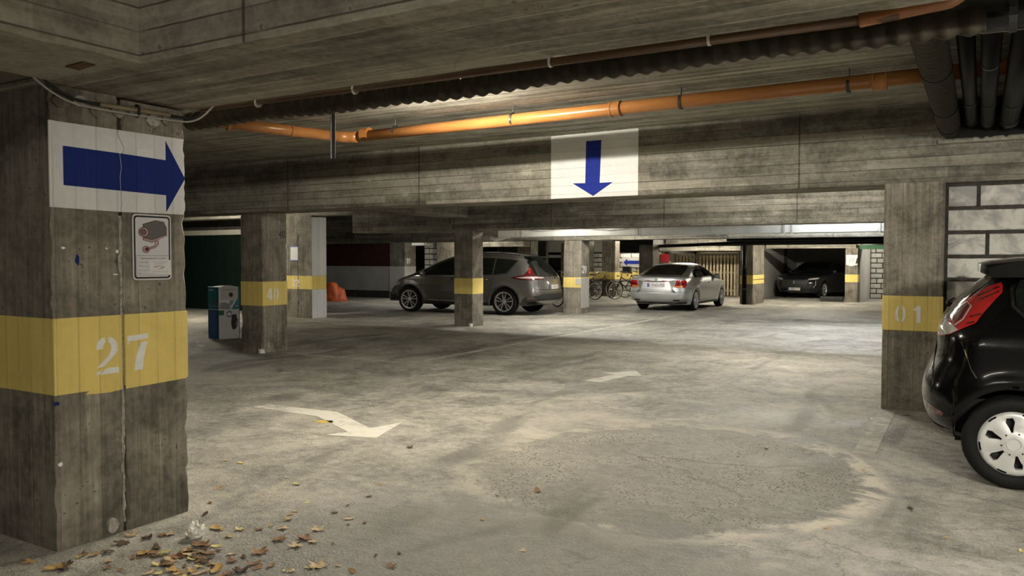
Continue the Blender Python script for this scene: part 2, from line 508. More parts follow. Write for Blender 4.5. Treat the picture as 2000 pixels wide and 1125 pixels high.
# ------------------------------------------------------------------ the setting
mb = MB(); mb.box(-27, 5.0, -9, 42, -.2, 0)
floor = mb.build('floor', M_FLOOR, kind='structure', label='worn grey concrete garage floor with silt and stains')
mb = MB(); mb.box(-27, 5.0, -9, 42, 3.05, 3.25)
mb.build('ceiling', M_CEIL, kind='structure', label='board marked concrete slab ceiling')

def wall(name, box, mat, label=None):
    m = MB(); m.box(*box)
    return m.build(name, mat, kind='structure', label=label)
wall('wall_left', (-27.2, -27, -9, 42, 0, 3.05), M_WALLD)
wall('wall_front', (-27, 5, -9.2, -9, 0, 3.05), M_WALLW)
wall('wall_right', (5.0, 5.2, -9, 42, 0, 3.05), M_WALLW)
wall('wall_back', (-27, 5, 42, 42.2, 0, 3.05), M_WALLD)

# floor markings, thin coats of paint on the slab
def coat(name, poly, mat, parent=floor, t=.0025, z=0.0, **kw):
    m = MB(); m.prism(poly, (0, 0, z), (1, 0, 0), (0, 1, 0), -.01, t)
    return m.build(name, mat, parent, tri=True, **kw)
coat('bent_floor_arrow', [(-6.37, 5.63), (-6.35, 5.83), (-5.44, 5.88), (-4.67, 5.46), (-4.58, 5.80), (-4.37, 5.19), (-4.82, 5.05), (-4.73, 5.24), (-5.46, 5.62)], M_MARK, label='bent white arrow painted on the floor')
coat('floor_arrow', [(-4.23, 8.98), (-4.12, 9.70), (-4.33, 9.74), (-3.99, 10.13), (-3.75, 9.72), (-3.92, 9.66), (-4.0, 8.99)], M_MARK, label='short white arrow painted on the floor')
coat('bay_line', [(-7.20, 9.25), (-7.20, 30.0), (-7.08, 30.0), (-7.08, 9.25)], M_LINE)
coat('bay_line', [(-9.6, 9.15), (-9.6, 9.25), (-7.08, 9.25), (-7.08, 9.15)], M_LINE)
coat('bay_line', [(-.84, 6.7), (-.84, 8.75), (-.70, 8.75), (-.68, 6.7)], M_LINE)
coat('bay_line', [(-14.5, 14.2), (-14.5, 14.3), (-10.5, 14.3), (-10.5, 14.2)], M_LINE)
coat('bay_line', [(-10.1, 15.8), (-10.0, 15.8), (-7.3, 17.2), (-7.3, 17.1)], M_LINE)
coat('yellow_paint_smear', [(-5.33, 5.42), (-5.30, 5.50), (-5.18, 5.53), (-5.12, 5.47), (-5.2, 5.41)], worn_paint('worn yellow floor paint', (.62, .45, .06)))

# ------------------------------------------------------------------ columns and beams
def ring(cx, cy, ro, ri, a0, a1, n=10):
    o = []; i = []
    for k in range(n + 1):
        a = R(a0 + (a1 - a0) * k / n)
        o.append((cx + ro[0] * math.cos(a), cy + ro[1] * math.sin(a))); i.append((cx + ri[0] * math.cos(a), cy + ri[1] * math.sin(a)))
    return o + i[::-1]
def arc(cx, cy, r, a0, a1, n=8):
    return [(cx + r[0] * math.cos(R(a0 + (a1 - a0) * k / n)), cy + r[1] * math.sin(R(a0 + (a1 - a0) * k / n))) for k in range(n + 1)]
GLYPH = {   # stencil numerals, unit height
    '0': (.58, [ring(.25, .5, (.25, .5), (.10, .36), 100, 260), ring(.33, .5, (.25, .5), (.10, .36), 80, -80)]),
    '1': (.40, [[(.16, 0), (.38, 0), (.38, 1.0), (.16, 1.0), (.16, .74), (0, .70), (0, .82), (.16, .92)]]),
    '2': (.64, [ring(.28, .70, (.28, .30), (.09, .15), 185, 98), arc(.33, .70, (.29, .30), 82, -38) + [(.20, .22), (0, .20), (0, .10)] + arc(.33, .70, (.09, .17), -52, 82)[0:],
                [(.10, 0), (.64, 0), (.64, .16), (.34, .16), (.24, .12)], [(0, 0), (.07, 0), (.17, .13), (.0, .07)]]),
    '3': (.58, [ring(.28, .73, (.27, .27), (.10, .14), 185, 95), ring(.30, .73, (.27, .27), (.10, .13), 82, -75), ring(.30, .27, (.29, .28), (.11, .14), 75, -82), ring(.28, .27, (.28, .27), (.10, .14), 265, 175)]),
    '4': (.66, [[(0, .22), (.30, 1.0), (.34, 1.0), (.34, .72), (.19, .38), (.34, .38), (.34, .22)], [(.38, 0), (.58, 0), (.58, 1.0), (.38, 1.0)], [(.60, .22), (.68, .22), (.68, .38), (.60, .38)]]),
    '7': (.64, [[(0, .82), (.64, .86), (.64, 1.0), (0, .97)], [(.20, 0), (.46, 0), (.50, .35), (.62, .78), (.42, .77), (.26, .40)], [(0, .80), (.06, .80), (.05, .74), (0, .74)]]),
    '9': (.58, [ring(.28, .68, (.28, .32), (.11, .18), 260, 95), ring(.30, .68, (.28, .32), (.11, .18), 82, -20), [(.42, .62), (.58, .62), (.50, .25), (.30, 0), (.12, 0), (.34, .30)]]),
}
GLYPH['2'][1][1] = arc(.33, .70, (.29, .30), 82, -30) + [(.22, .21), (.02, .19)] + [(.36, .50)] + arc(.33, .70, (.10, .16), -20, 82)
def numerals(parent, s, o, ux, uy, h, gap=.18, mat=M_NUM, off=(.0015, .003), width=1.0):
    x = 0
    for chh in s:
        wd, polys = GLYPH[chh]
        m = MB()
        for p in polys:
            m.prism([((x + a * width) * h, b * h) for a, b in p], o, ux, uy, off[0], off[1])
        m.build('numeral', mat, parent, tri=True)
        x += wd * width + gap

def column(label, x0, x1, y0, y1, top, band=None, mat=M_COL, seed=1, z0=0.0, band_mat=M_YEL, ch=.012):
    r = empty('concrete_column', ((x0 + x1) / 2, (y0 + y1) / 2, 0), 0, label, 'column')
    def loc(p): return (p[0] - r.location.x, p[1] - r.location.y, p[2])
    m = rough_prism(loc((x0, y0, z0)), loc((x1, y1, top)), 'z', .09 if y0 < 12 else .3, ch=ch, seed=seed)
    m.build('shaft', mat, r)
    if band:
        m = MB(); a = loc((x0 - .002, y0 - .002, band[0])); b_ = loc((x1 + .002, y1 + .002, band[1]))
        m.box(a[0], b_[0], a[1], b_[1], a[2], b_[2])
        m.build('painted_band', band_mat, r, bevel=.008)
    r['o'] = 0
    del r['o']
    return r
YX, YY, YZ = (1, 0, 0), (0, 1, 0), (0, 0, 1)

# column 27: two half columns with an open joint
r = empty('concrete_column', (-4.4, 2.7, 0), 0, 'near concrete column with yellow band numbered 27 and a blue arrow panel', 'column')
def lc(x, y, z): return (x + 4.4, y - 2.7, z)
for k, (ya, yb) in enumerate(((2.31, 2.682), (2.700, 3.10))):
    m = rough_prism(lc(-4.78, ya, 0), lc(-4.05, yb, 2.37 if k else 2.40), 'z', .05, ch=.010, jit=.012, chip=.022, seed=11 + k, pchip=.25)
    m.build('half_shaft', M_COL, r)
    m = MB(); a = lc(-4.783, ya - .0025 if k == 0 else ya, .805); b_ = lc(-4.0475, yb if k == 0 else yb + .0025, 1.20)
    m.box(a[0], b_[0], a[1], b_[1], a[2], b_[2]); m.build('painted_band', M_YEL, r, bevel=.006)
m = rough_prism(lc(-4.78, 2.678, .05), lc(-4.062, 2.704, 1.74), 'z', .03, ch=.004, jit=.01, chip=.01, seed=5, pchip=.4)
m.build('joint_filler', M_LIME, r)
m = rough_prism(lc(-4.78, 2.675, 0), lc(-4.10, 2.707, 2.37), 'z', .3, seed=6)
m.build('joint_core', M_MORTAR, r)
# paint smear dripping under the band
m = MB(); m.prism([(2.50, .815), (2.47, .79), (2.60, .783), (2.68, .79), (2.68, .815)], lc(-4.05, 0, 0), YY, YZ, .001, .0022)
m.build('paint_run', M_YEL, r)
m = MB(); m.prism([(2.70, .81), (2.70, .79), (2.85, .793), (3.09, .80), (3.09, .815)], lc(-4.05, 0, 0), YY, YZ, .001, .0022)
m.build('paint_run', M_YEL, r)
# white panel with the blue arrow
rnd = random.Random(3)
left = [(2.302 + rnd.uniform(0, .010), 1.765 + k * (2.20 - 1.765) / 22) for k in range(23)]
right = [(3.085 + rnd.uniform(-.006, .008), 2.205 - k * (2.205 - 1.765) / 14) for k in range(15)]
cut = 2.685
mid = [(2.685 + rnd.uniform(-.004, .004) + .02 * math.sin(k * .9) * (k > 9), 1.76 + k * .4425 / 20) for k in range(21)]
O27 = (-4.05 + 4.4, -2.7, 0)
m = MB(); m.prism([left[0]] + mid[:1] + mid[1:] + left[::-1][:-1], O27, YY, YZ, -.003, .006); m.build('white_panel', M_WHITEV, r, tri=True)
m = MB(); m.prism([(p[0] + .0035, p[1]) for p in mid] + right, O27, YY, YZ, -.003, .006); m.build('white_panel', M_WHITEV, r, tri=True)
m = MB(); m.prism([(2.296, 1.765), (2.31, 1.765), (2.325, 1.80), (2.318, 1.9), (2.33, 2.0), (2.32, 2.1), (2.328, 2.2), (2.296, 2.2)], O27, YY, YZ, .004, .013)
m.build('flaking_paint_edge', M_WHITEV, r, tri=True)
A = [(2.37, 2.08), (2.37, 1.88), (2.965, 1.87), (2.965, 1.775), (3.098, 1.975), (2.965, 2.18), (2.965, 2.07)]
m = MB(); m.prism([(2.37, 2.08), (2.37, 1.88), (2.682, 1.875), (2.680, 1.95), (2.688, 2.0), (2.680, 2.077)], O27, YY, YZ, .0062, .0078); m.build('blue_arrow_shaft', M_BLUE, r, tri=True)
m = MB(); m.prism([(2.684, 2.077), (2.692, 2.0), (2.684, 1.95), (2.686, 1.875), (2.965, 1.87), (2.965, 1.775), (3.092, 1.975), (2.965, 2.18), (2.965, 2.07)], O27, YY, YZ, .0062, .0078); m.build('blue_arrow_head', M_BLUE, r, tri=True)
numerals(r, '27', (-4.05 + 4.4, 2.53 - 2.7, .885), YY, YZ, .20, .26, off=(.003, .005))
# chips, plaster dabs and pen marks on the column face
def dab(name, y, z, w_, h_, mat, seed, t=.003):
    rr = random.Random(seed)
    poly = [(y + w_ * math.cos(a) * rr.uniform(.7, 1.1), z + h_ * math.sin(a) * rr.uniform(.7, 1.1)) for a in [k * math.pi / 5 for k in range(10)]]
    m = MB(); m.prism(poly, O27, YY, YZ, 0, t); m.build(name, mat, r, tri=True)
dab('plaster_dab', 2.66, 1.545, .010, .010, M_NUM, 1); dab('plaster_dab', 2.365, 1.56, .012, .007, M_NUM, 2)
dab('blue_paint_mark', 2.44, 1.50, .012, .032, M_BLUE, 3, .001); dab('plaster_dab', 2.60, 1.56, .006, .006, M_NUM, 4)
dab('plaster_dab', 2.65, 1.42, .016, .005, M_NUM, 8); dab('blue_paint_mark', 2.315, .765, .02, .012, M_BLUE, 9, .001)
dab('plaster_dab', 2.33, .45, .012, .012, M_NUM, 5); dab('plaster_dab', 2.6, .06, .035, .045, M_LIME, 6, .02)
# rougher old render under the beam
for k in range(7):
    dab('render_patch', 2.36 + k * .105, 2.30 + .02 * math.sin(k * 2.1), .05, .035, M_LIME if k in (1, 5) else M_COL, 20 + k, .012)

# camera warning sign on column 27
sg = empty('camera_sign', (-4.045, 2.87, 1.57), 0, 'white camera surveillance sign screwed to the column under the blue arrow', 'sign')
def rrect(w_, h_, rad, n=5):
    o = []
    for cx, cy, a in ((w_ - rad, h_ - rad, 0), (-w_ + rad, h_ - rad, 90), (-w_ + rad, -h_ + rad, 180), (w_ - rad, -h_ + rad, 270)):
        o += [(cx + rad * math.cos(R(a + 90 * k / n)), cy + rad * math.sin(R(a + 90 * k / n))) for k in range(n + 1)]
    return o
def sgp(name, poly, mat, t0, t1, par=None):
    m = MB(); m.prism(poly, (0, 0, 0), YY, YZ, t0, t1); return m.build(name, mat, par or sg, tri=True)
sgp('plate', rrect(.122, .184, .022), M_SIGN, 0, .004)
a = rrect(.114, .176, .018); b_ = rrect(.105, .167, .014)
m = MB()
n = len(a)
m.add([(.0046, p[0], p[1]) for p in a] + [(.0046, p[0], p[1]) for p in b_], [(i, (i + 1) % n, n + (i + 1) % n, n + i) for i in range(n)])
m.build('black_border', M_SIGNBK, sg)
def sc(px, py): return ((px - 803) / 1406 * 200 / 73 * .245 * 1.0 , -(py - 600) / 1125 * 160 / 126 * .365)
cambody = [sc(*p) for p in ((685, 290), (845, 235), (955, 250), (975, 300), (992, 325), (990, 420), (800, 495), (690, 470))]
sgp('camera_outline', [(p[0] * 1.0, p[1]) for p in [sc(*q) for q in ((680, 285), (845, 228), (962, 244), (982, 295), (999, 322), (999, 440), (800, 535), (680, 505))]], M_SIGNRD, .004, .0046)
sgp('camera_body', cambody, M_SIGNGR, .0046, .0052)
sgp('camera_belly', [sc(*p) for p in ((688, 478), (800, 503), (992, 428), (990, 442), (800, 524), (690, 500))], M_SIGNPK, .0046, .0053)
sgp('camera_arm', [sc(*p) for p in ((842, 510), (888, 500), (885, 560), (850, 600), (745, 640), (735, 612), (830, 575))], M_SIGNRD, .004, .0046)
sgp('camera_arm_fill', [sc(*p) for p in ((850, 510), (880, 502), (877, 556), (846, 592), (745, 632), (740, 618), (834, 582))], M_SIGNPK, .0046, .0052)
for (cx, cy, rad, mt, t) in ((690, 395, 68, M_SIGNRD, .0054), (690, 395, 58, M_SIGNPK, .0058), (682, 395, 44, M_SIGNRD, .0062), (680, 395, 34, M_SIGNGR, .0066), (718, 630, 48, M_SIGNRD, .0054), (718, 630, 40, M_SIGNPK, .0058), (728, 628, 26, M_SIGNRD, .0062)):
    c0 = sc(cx, cy)
    sgp('lens_ring' if cy < 500 else 'mount_ring', [(c0[0] + rad * .000477 * math.cos(R(a)), c0[1] + rad * .000413 * math.sin(R(a))) for a in range(0, 360, 20)], mt, t - .0006, t)
def sgt(s, size, px, py, mat=M_SIGNBK, w_=1.0):
    m = MB(); c0 = sc(px, py); text_mb(m, s, size, (0, c0[0], c0[1]), YY, YZ, .0047, w_); m.build('lettering', mat, sg)
sgt('Camerabewaking Wet v. 21-03-07', .0125, 810, 752, w_=.92)
sgt('Verantwoordelijke', .0085, 680, 805); sgt('Telefoon', .0085, 648, 855); sgt('E-mail', .0085, 632, 955)
m = MB()
for (x0, y0, x1, y1) in ((590, 714, 1030, 718), (590, 714, 594, 985), (1026, 714, 1030, 985), (590, 981, 1030, 985), (600, 912, 760, 915), (690, 862, 760, 865), (600, 960, 1030, 962)):
    m.prism([sc(x0, y0), sc(x1, y0), sc(x1, y1), sc(x0, y1)], (0, 0, 0), YY, YZ, .004, .0044)
m.build('form_lines', M_SIGNGR, sg)
sgp('sticker', [sc(*p) for p in ((765, 775), (1045, 775), (1050, 985), (765, 955))], M_PAPER, .004, .005)
m = MB()
for (x0, y0, x1, y1) in ((795, 797, 1000, 803), (830, 818, 955, 823), (830, 834, 950, 838), (785, 925, 1015, 929), (800, 942, 1010, 946)):
    m.prism([sc(x0, y0), sc(x1, y0), sc(x1, y1), sc(x0, y1)], (0, 0, 0), YY, YZ, .005, .0053)
m.build('sticker_lines', M_SIGNPK, sg)
sgp('sticker_emblem', [sc(*p) for p in ((815, 860), (880, 852), (975, 865), (935, 895), (850, 908), (900, 890), (930, 868), (870, 866), (840, 885))], M_SIGNPK, .005, .0053)

# column 01 beside the block wall
r = column('concrete column with yellow band numbered 01 beside the black hatchback', -.85, -.31, 8.84, 9.40, 2.27, (.80, 1.15), seed=21)
numerals(r, '01', (-.73 - r.location.x, 8.838 - r.location.y, .885), YX, YZ, .165, .42, off=(.001, .003))
# column 40
r = column('concrete column with yellow band numbered 40 beside the stacked cartons', -10.45, -9.94, 9.03, 9.56, 2.26, (.755, 1.15), seed=22)
numerals(r, '40', (-9.938 - r.location.x, 9.11 - r.location.y, .85), YY, YZ, .185, .14, off=(.001, .003))
m = MB(); text_mb(m, '40', .17, (-9.94 - r.location.x + .002, 9.445 - r.location.y, 1.91), YY, YZ, .001, .9); m.build('handwritten_number', M_BLACKPAINT, r)
dm = rough_prism((.19, -.32, 0), (.28, -.24, .06), 'z', .03, ch=.02, seed=3); dm.build('plaster_lump', M_NUM, r)
# middle column of the row
r = column('concrete column with plain yellow band standing before the grey minivan', -10.36, -9.86, 15.05, 15.5, 2.17, (.73, 1.09), seed=23)
m = rough_prism((.17, -.27, 0), (.25, -.2, .07), 'z', .03, ch=.02, seed=4); m.build('plaster_lump', M_NUM, r)
# column 39
r = column('concrete column with yellow band and a small white number 39', -10.17, -9.62, 20.2, 20.75, 2.05, (.73, 1.02), seed=24)
numerals(r, '39', (-9.618 - r.location.x, 20.27 - r.location.y, 1.13), YY, YZ, .22, .1, off=(.001, .003))
m = MB(); m.box(.276, .282, -.28, .25, .16, 1.0); m.build('pale_lower_panel', M_WALLW, r)
m = MB(); m.box(.12, .285, -.295, -.275, .82, .99); m.build('pale_patch', M_WALLW, r)
# column beside the sedan
column('concrete column standing just behind the left side of the silver sedan', -10.1, -9.6, 25.8, 26.35, 2.02, (.70, 1.0), seed=25)
# column 32: wide double column with a white right face
r = column('wide concrete column with yellow band numbered 32 and white right face', -15.82, -14.76, 15.04, 15.56, 2.64, (.74, 1.09), seed=26)
m = MB(); m.box(.530, .535, -.26, .26, 0, .738); m.build('white_face', M_WHITEV, r)
m = MB(); m.box(.530, .535, -.26, .26, 1.092, 2.6); m.build('white_face', M_WHITEV, r)
m = rough_prism((.03, -.264, 0), (.055, -.25, 2.2), 'z', .1, ch=.004, seed=5); m.build('open_joint', M_MORTAR, r)
m = rough_prism((.055, -.265, 0), (.075, -.25, 2.2), 'z', .1, ch=.004, seed=6); m.build('joint_filler', M_LIME, r)
numerals(r, '32', (-15.47 - r.location.x, 15.037 - r.location.y, .80), YX, YZ, .20, .12, off=(.001, .003))
nt = empty('paper_notice', (-15.37, 15.03, 1.66), 0, 'white paper notice taped with blue tape to the column numbered 32', 'notice')
m = MB(); m.box(-.13, .13, -.003, 0, -.17, .17); m.build('sheet', M_PAPER, nt)
for z in (-.19, .17):
    m = MB(); m.box(-.14, .12, -.005, -.001, z, z + .025); m.build('tape', M_TAPE, nt)
# column with the black drain pipe
r = column('concrete column with a black drain pipe and yellow band left of the dark car bay', -7.10, -6.66, 27.5, 29.1, 2.4, (.69, 1.0), seed=27)
m = MB(); m.box(.216, .226, -.79, .79, .83, .85); m.build('band_joint', M_MORTAR, r)
pr = empty('drain_pipe', (-6.92, 27.38, 0), 0, 'black vertical drain pipe in front of the banded column', 'pipe')
m = MB(); m.tube([(0, 0, 0), (0, 0, 2.1)], .075, 14); m.build('pipe', M_DKPIPE, pr, smooth=True)
for z in (.5, 1.25):
    m = MB(); m.tube([(0, 0, z), (0, 0, z + .05)], .085, 14); m.build('clip', M_STEEL, pr)
# column with the paper and the bay wall behind it
r = column('pale concrete pier with yellow band and a hanging white paper', -4.20, -3.78, 30.8, 31.25, 1.95, (.72, 1.0), seed=28)
nt = empty('paper_notice', (-3.98, 30.79, 1.52), 0, 'white paper notice with a curled lower edge on the far right pier', 'notice')
m = MB(); m.prism([(-.19, .18), (.19, .18), (.19, -.17), (.08, -.20), (0, -.23), (-.1, -.20), (-.19, -.17)], (0, 0, 0), YX, YZ, 0, .004); m.build('sheet', M_PAPER, nt, tri=True)
m = MB(); m.prism([(.17, .07), (.19, .07), (.19, -.12), (.12, -.14)], (0, 0, 0), YX, YZ, .004, .006); m.build('pen_stroke', M_BLACKPAINT, nt)
m = MB()
for k in range(4): m.box(-.12, .1, -.0055, -.0045, .1 - k * .06, .108 - k * .06)
m.build('text_lines', M_SIGNGR, nt)
# far left columns
r = column('far concrete column with white lower half and the number 19', -20.0, -19.25, 24.6, 25.3, 2.5, None, seed=29)
m = MB(); m.box(-.378, .378, -.353, .353, .0, 1.25); m.build('white_lower_paint', M_WALLW, r)
numerals(r, '19', (.38, -.25, 1.35), YY, YZ, .22, .12, off=(.001, .004))
column('far concrete column behind the minivan bonnet', -18.45, -17.75, 25.6, 26.2, 2.5, None, seed=30)
column('far concrete column above the minivan roof', -15.6, -15.0, 27.0, 27.6, 2.3, None, seed=31)
column('dark concrete column left of the bicycles', -14.8, -14.2, 30.6, 31.1, 2.3, (.7, 1.0), seed=32)
column('dark concrete column behind the bicycle crate', -13.75, -13.15, 30.9, 31.4, 2.3, (.7, 1.0), seed=33)
column('far concrete column left of the column numbered 39', -17.0, -16.5, 33.5, 34.0, 2.3, (.7, 1.0), seed=34)

def beam(label, p0, p1, axis, mat, seed, soffit=None):
    r = empty('concrete_beam', ((p0[0] + p1[0]) / 2, (p0[1] + p1[1]) / 2, p0[2]), 0, label, 'beam')
    l = r.location
    m = rough_prism((p0[0] - l.x, p0[1] - l.y, 0), (p1[0] - l.x, p1[1] - l.y, p1[2] - p0[2]), axis, .11, ch=.012, jit=.016, chip=.02, seed=seed)
    o = m.build('beam_body', mat, r)
    if soffit:
        o.data.materials.append(soffit)
        for p in o.data.polygons:
            if p.normal.z < -.8: p.material_index = 1
        o.data.update()
    return r
bA = beam('near concrete beam across the top of the view', (-8.0, 2.27, 2.38), (4.9, 3.13, 3.07), 'x', M_BEAM, 41, M_SOFF)
bY = beam('near concrete cross beam at the upper left corner', (-4.0, -8.9, 2.382), (-3.27, 2.29, 3.07), 'y', M_BEAM, 42, M_BEAMY)
m = MB(); m.prism([(-3.62, 2.14), (-3.47, 2.13), (-3.47, 2.19), (-3.63, 2.21)], (-bY.location.x, -bY.location.y, 0), YX, YY, -.004, .004)
m.build('rusty_plate', M_RUST, bY)
bB = beam('concrete beam carrying the white panel with the blue down arrow', (-16.0, 8.85, 2.255), (4.9, 9.46, 3.07), 'x', M_BEAM, 43, M_SOFF)
ob = (-bB.location.x, 8.85 - bB.location.y, -2.255)
m = MB(); m.prism([(-4.63, 2.262), (-3.48, 2.262), (-3.48, 3.04), (-4.63, 3.035)], ob, YX, YZ, -.002, .004); m.build('white_panel', M_WHITE, bB)
m = MB(); m.prism([(-4.15, 2.94), (-3.95, 2.94), (-3.97, 2.43), (-3.80, 2.43), (-4.055, 2.275), (-4.33, 2.44), (-4.16, 2.435)], ob, YX, YZ, .004, .0065); m.build('blue_down_arrow', M_BLUEH, bB, tri=True)
bC = beam('second concrete beam behind the white arrow panel', (-13.4, 15.05, 2.165), (4.9, 15.62, 3.07), 'x', M_BEAM, 44, M_SOFF)
m = MB(); text_mb(m, '3', .2, (-10.47 - bC.location.x, 15.05 - bC.location.y, .22), YX, YZ, .02, .9); m.build('handwritten_number', M_BLACKPAINT, bC)
beam('dim concrete beam above the column numbered 32', (-26.9, 15.1, 2.63), (-13.42, 15.6, 3.07), 'x', M_BEAM, 45)
beam('third concrete beam behind the silver duct', (-20, 20.2, 2.055), (4.9, 20.75, 3.07), 'x', M_BEAM, 46)
beam('far lit concrete beam behind the minivan', (-19.2, 25.8, 2.0), (-14.65, 26.3, 3.07), 'x', M_BEAM, 47)
beam('far concrete beam above the silver sedan', (-14.6, 25.8, 2.33), (4.9, 26.35, 3.07), 'x', M_BEAM, 48)
beam('dim concrete beam running away on the left', (-10.5, 9.5, 2.45), (-9.95, 15.0, 3.07), 'y', M_BEAM, 49)
beam('far concrete lintel above the slatted gate', (-11.25, 31.0, 1.87), (-7.9, 31.4, 2.06), 'x', M_BEAM, 50)
beam('far pale lintel over the dark car bay', (-7.0, 30.9, 1.94), (-3.86, 31.25, 2.08), 'x', M_BEAM, 51)
beam('far concrete beam above the gate lintel', (-11.2, 31.6, 2.15), (4.9, 32.1, 3.07), 'x', M_BEAM, 52)

# ------------------------------------------------------------------ block walls
def block_wall(name, label, x0, x1, y, z0, courses, mat, seed, joint=.03, depth=.12, splits=None, length=.58):
    top = z0 + sum(courses)
    rnd = random.Random(seed)
    m = MB(); m.box(x0 - .02, x1, y + .02, y + .25, z0, top + .02)
    wl = m.build(name, M_MORTAR, kind='structure', label=label)
    z = z0
    for k, h in enumerate(courses):
        if splits and k < len(splits): sp = splits[k]
        else:
            sp = [x0]; cur = x0 + (length * .5 if k % 2 else length) + rnd.uniform(-.03, .03)
            while cur < x1 - .1: sp.append(cur); cur += length + rnd.uniform(-.02, .02)
            sp.append(x1)
        for a, b_ in zip(sp[:-1], sp[1:]):
            if b_ - a < .05: continue
            pr = rough_prism((a + joint / 2, y + rnd.uniform(-.004, .004), z + joint / 2), (b_ - joint / 2, y + depth, z + h - joint / 2), 'x', .05 if joint < .038 else 5, ch=.006 if joint > .02 else .003, jit=.01, chip=.02 if joint > .02 else 0, seed=rnd.randint(0, 9999), pchip=.15)
            pr.build('block', mat, wl)
        z += h
    return wl
block_wall('wall_block_near', 'pale aerated block wall behind the black hatchback', -.30, 4.9, 8.93, 0.0, [.16, .23, .23, .225, .225, .245, .225, .235, .235, .23],
           M_BLOCK, 61, .035, splits=[None] * 0 or [[-.30, .2, .8, 1.4, 4.9], [-.3, .5, 1.1, 1.7, 4.9], [-.3, .2, .8, 1.4, 4.9], [-.3, .5, 1.1, 4.9], [-.3, .2, .8, 4.9], [-.3, .45, 1.05, 4.9], [-.30, .40, 1.0, 1.6, 4.9], [-.30, .05, .65, 1.25, 4.9], [-.30, .55, 1.15, 4.9], [-.30, -.03, .57, 1.2, 4.9]])
block_wall('wall_block_far', 'far grey block wall with a blue arrow behind the bicycles', -15.4, -11.3, 32.0, 0.0, [.2] * 9, M_BLOCKFAR, 62, .04, length=.5)
block_wall('wall_block_right', 'far pale block wall beside the pier with the paper', -3.75, -1.0, 34.3, 0.0, [.2] * 10, M_BLOCKFAR, 63, .04, length=.42)
block_wall('wall_block_column', 'narrow strip of pale blocks beside column 19', -19.2, -18.5, 25.8, .2, [.22] * 10, M_BLOCKFAR, 64, .04, length=.45)
# arrow sign painted on the far block wall
sgn = empty('arrow_panel', (-12.6, 31.98, 1.41), 0, 'white panel with a blue left arrow on the far block wall', 'sign')
m = MB(); m.box(-.68, .9, -.006, .01, -.21, .21); m.build('white_panel', M_WALLW, sgn)
m = MB(); m.prism([(-.62, 0), (-.45, .16), (-.45, .075), (.8, .075), (.8, -.075), (-.45, -.075), (-.45, -.16)], (0, -.006, 0), YX, YZ, 0, .004); m.build('blue_arrow', M_BLUEH, sgn, tri=True)
bw = bpy.data.objects['wall_block_far']
m = MB(); m.box(-15.3, -11.35, 31.975, 31.995, .7, 1.02); m.build('yellow_band', M_YEL, bw)

# left door wall, far white wall, gate, car bay
wl = wall('wall_door_left', (-26.9, -15.95, 16.2, 16.4, 2.24, 3.05), M_WALLD, 'dark wall above the green garage doors')
m = MB(); m.box(-26.9, -15.95, 16.14, 16.2, 2.24, 2.385); m.build('pale_lintel', simple('pale lintel paint', (.55, .52, .42), .85, vary=.1), wl)
for k in range(4):
    d0 = -26.8 + k * 2.72
    dr = empty('door_%d' % (k + 1), (d0 + 1.33, 16.25, 0)); setp(dr, 'dark green sheet garage door number %d from the far left' % (k + 1) if k < 3 else 'dark green sheet garage door nearest the wide column', None, None, 'structure')
    for j in range(11):
        m = MB(); m.box(-1.33 + j * .2418, -1.33 + j * .2418 + .236, -.03 - .012 * (j % 2), .03, 0, 2.23); m.build('door_board', M_DOORG, dr)
wl = wall('wall_far_left', (-26.9, -20.0, 24.8, 25.0, .28, 1.25), M_WALLW, 'far wall painted white below and dark red above')
m = MB(); m.box(-26.9, -20.0, 24.79, 25.0, 1.25, 3.05); m.build('red_upper_wall', M_WALLR, wl)
m = MB(); m.box(-26.9, -20.0, 24.77, 25.0, 0, .28); m.build('dark_plinth', M_WALLD, wl)
wl = wall('wall_far_middle', (-17.7, -15.4, 29.0, 29.2, 0, 3.05), M_WALLD)
wl = wall('wall_gate_side', (-11.6, -11.4, 31.2, 41.9, 0, 3.05), M_WALLW)
wl = wall('wall_gate_back', (-11.4, -7.3, 36.0, 36.2, 0, 3.05), M_WALLD)  # dark colour stands in for shade between the gate slats
wl = wall('wall_bay_left', (-7.55, -7.4, 31.3, 39, 0, 3.05), M_WALLW)
wl = wall('wall_bay_back', (-7.4, -3.8, 38.8, 39.0, 0, 3.05), M_WALLW)
wl = wall('wall_bay_right', (-3.86, -3.76, 31.25, 39, 0, 3.05), M_WALLW)
wl = wall('wall_far_opening', (-22, -15.5, 36.0, 36.2, 1.9, 3.05), simple('bright far lintel', (.6, .58, .5), .85))
m = MB(); m.box(-19.55, -19.1, 35.96, 36.0, 1.62, 1.92); m.build('green_sign_plate', M_GREENB, wl)
m = MB(); m.box(-19.1, -17.6, 35.95, 36.0, 1.62, 1.76); m.build('white_door_head', M_WALLW, wl)
m = MB(); m.box(-19.1, -17.6, 35.99, 36.2, 0, 1.62); m.build('opening_shade_sheet', M_SEAM, wl)  # black sheet painted as the shade inside the garage opening

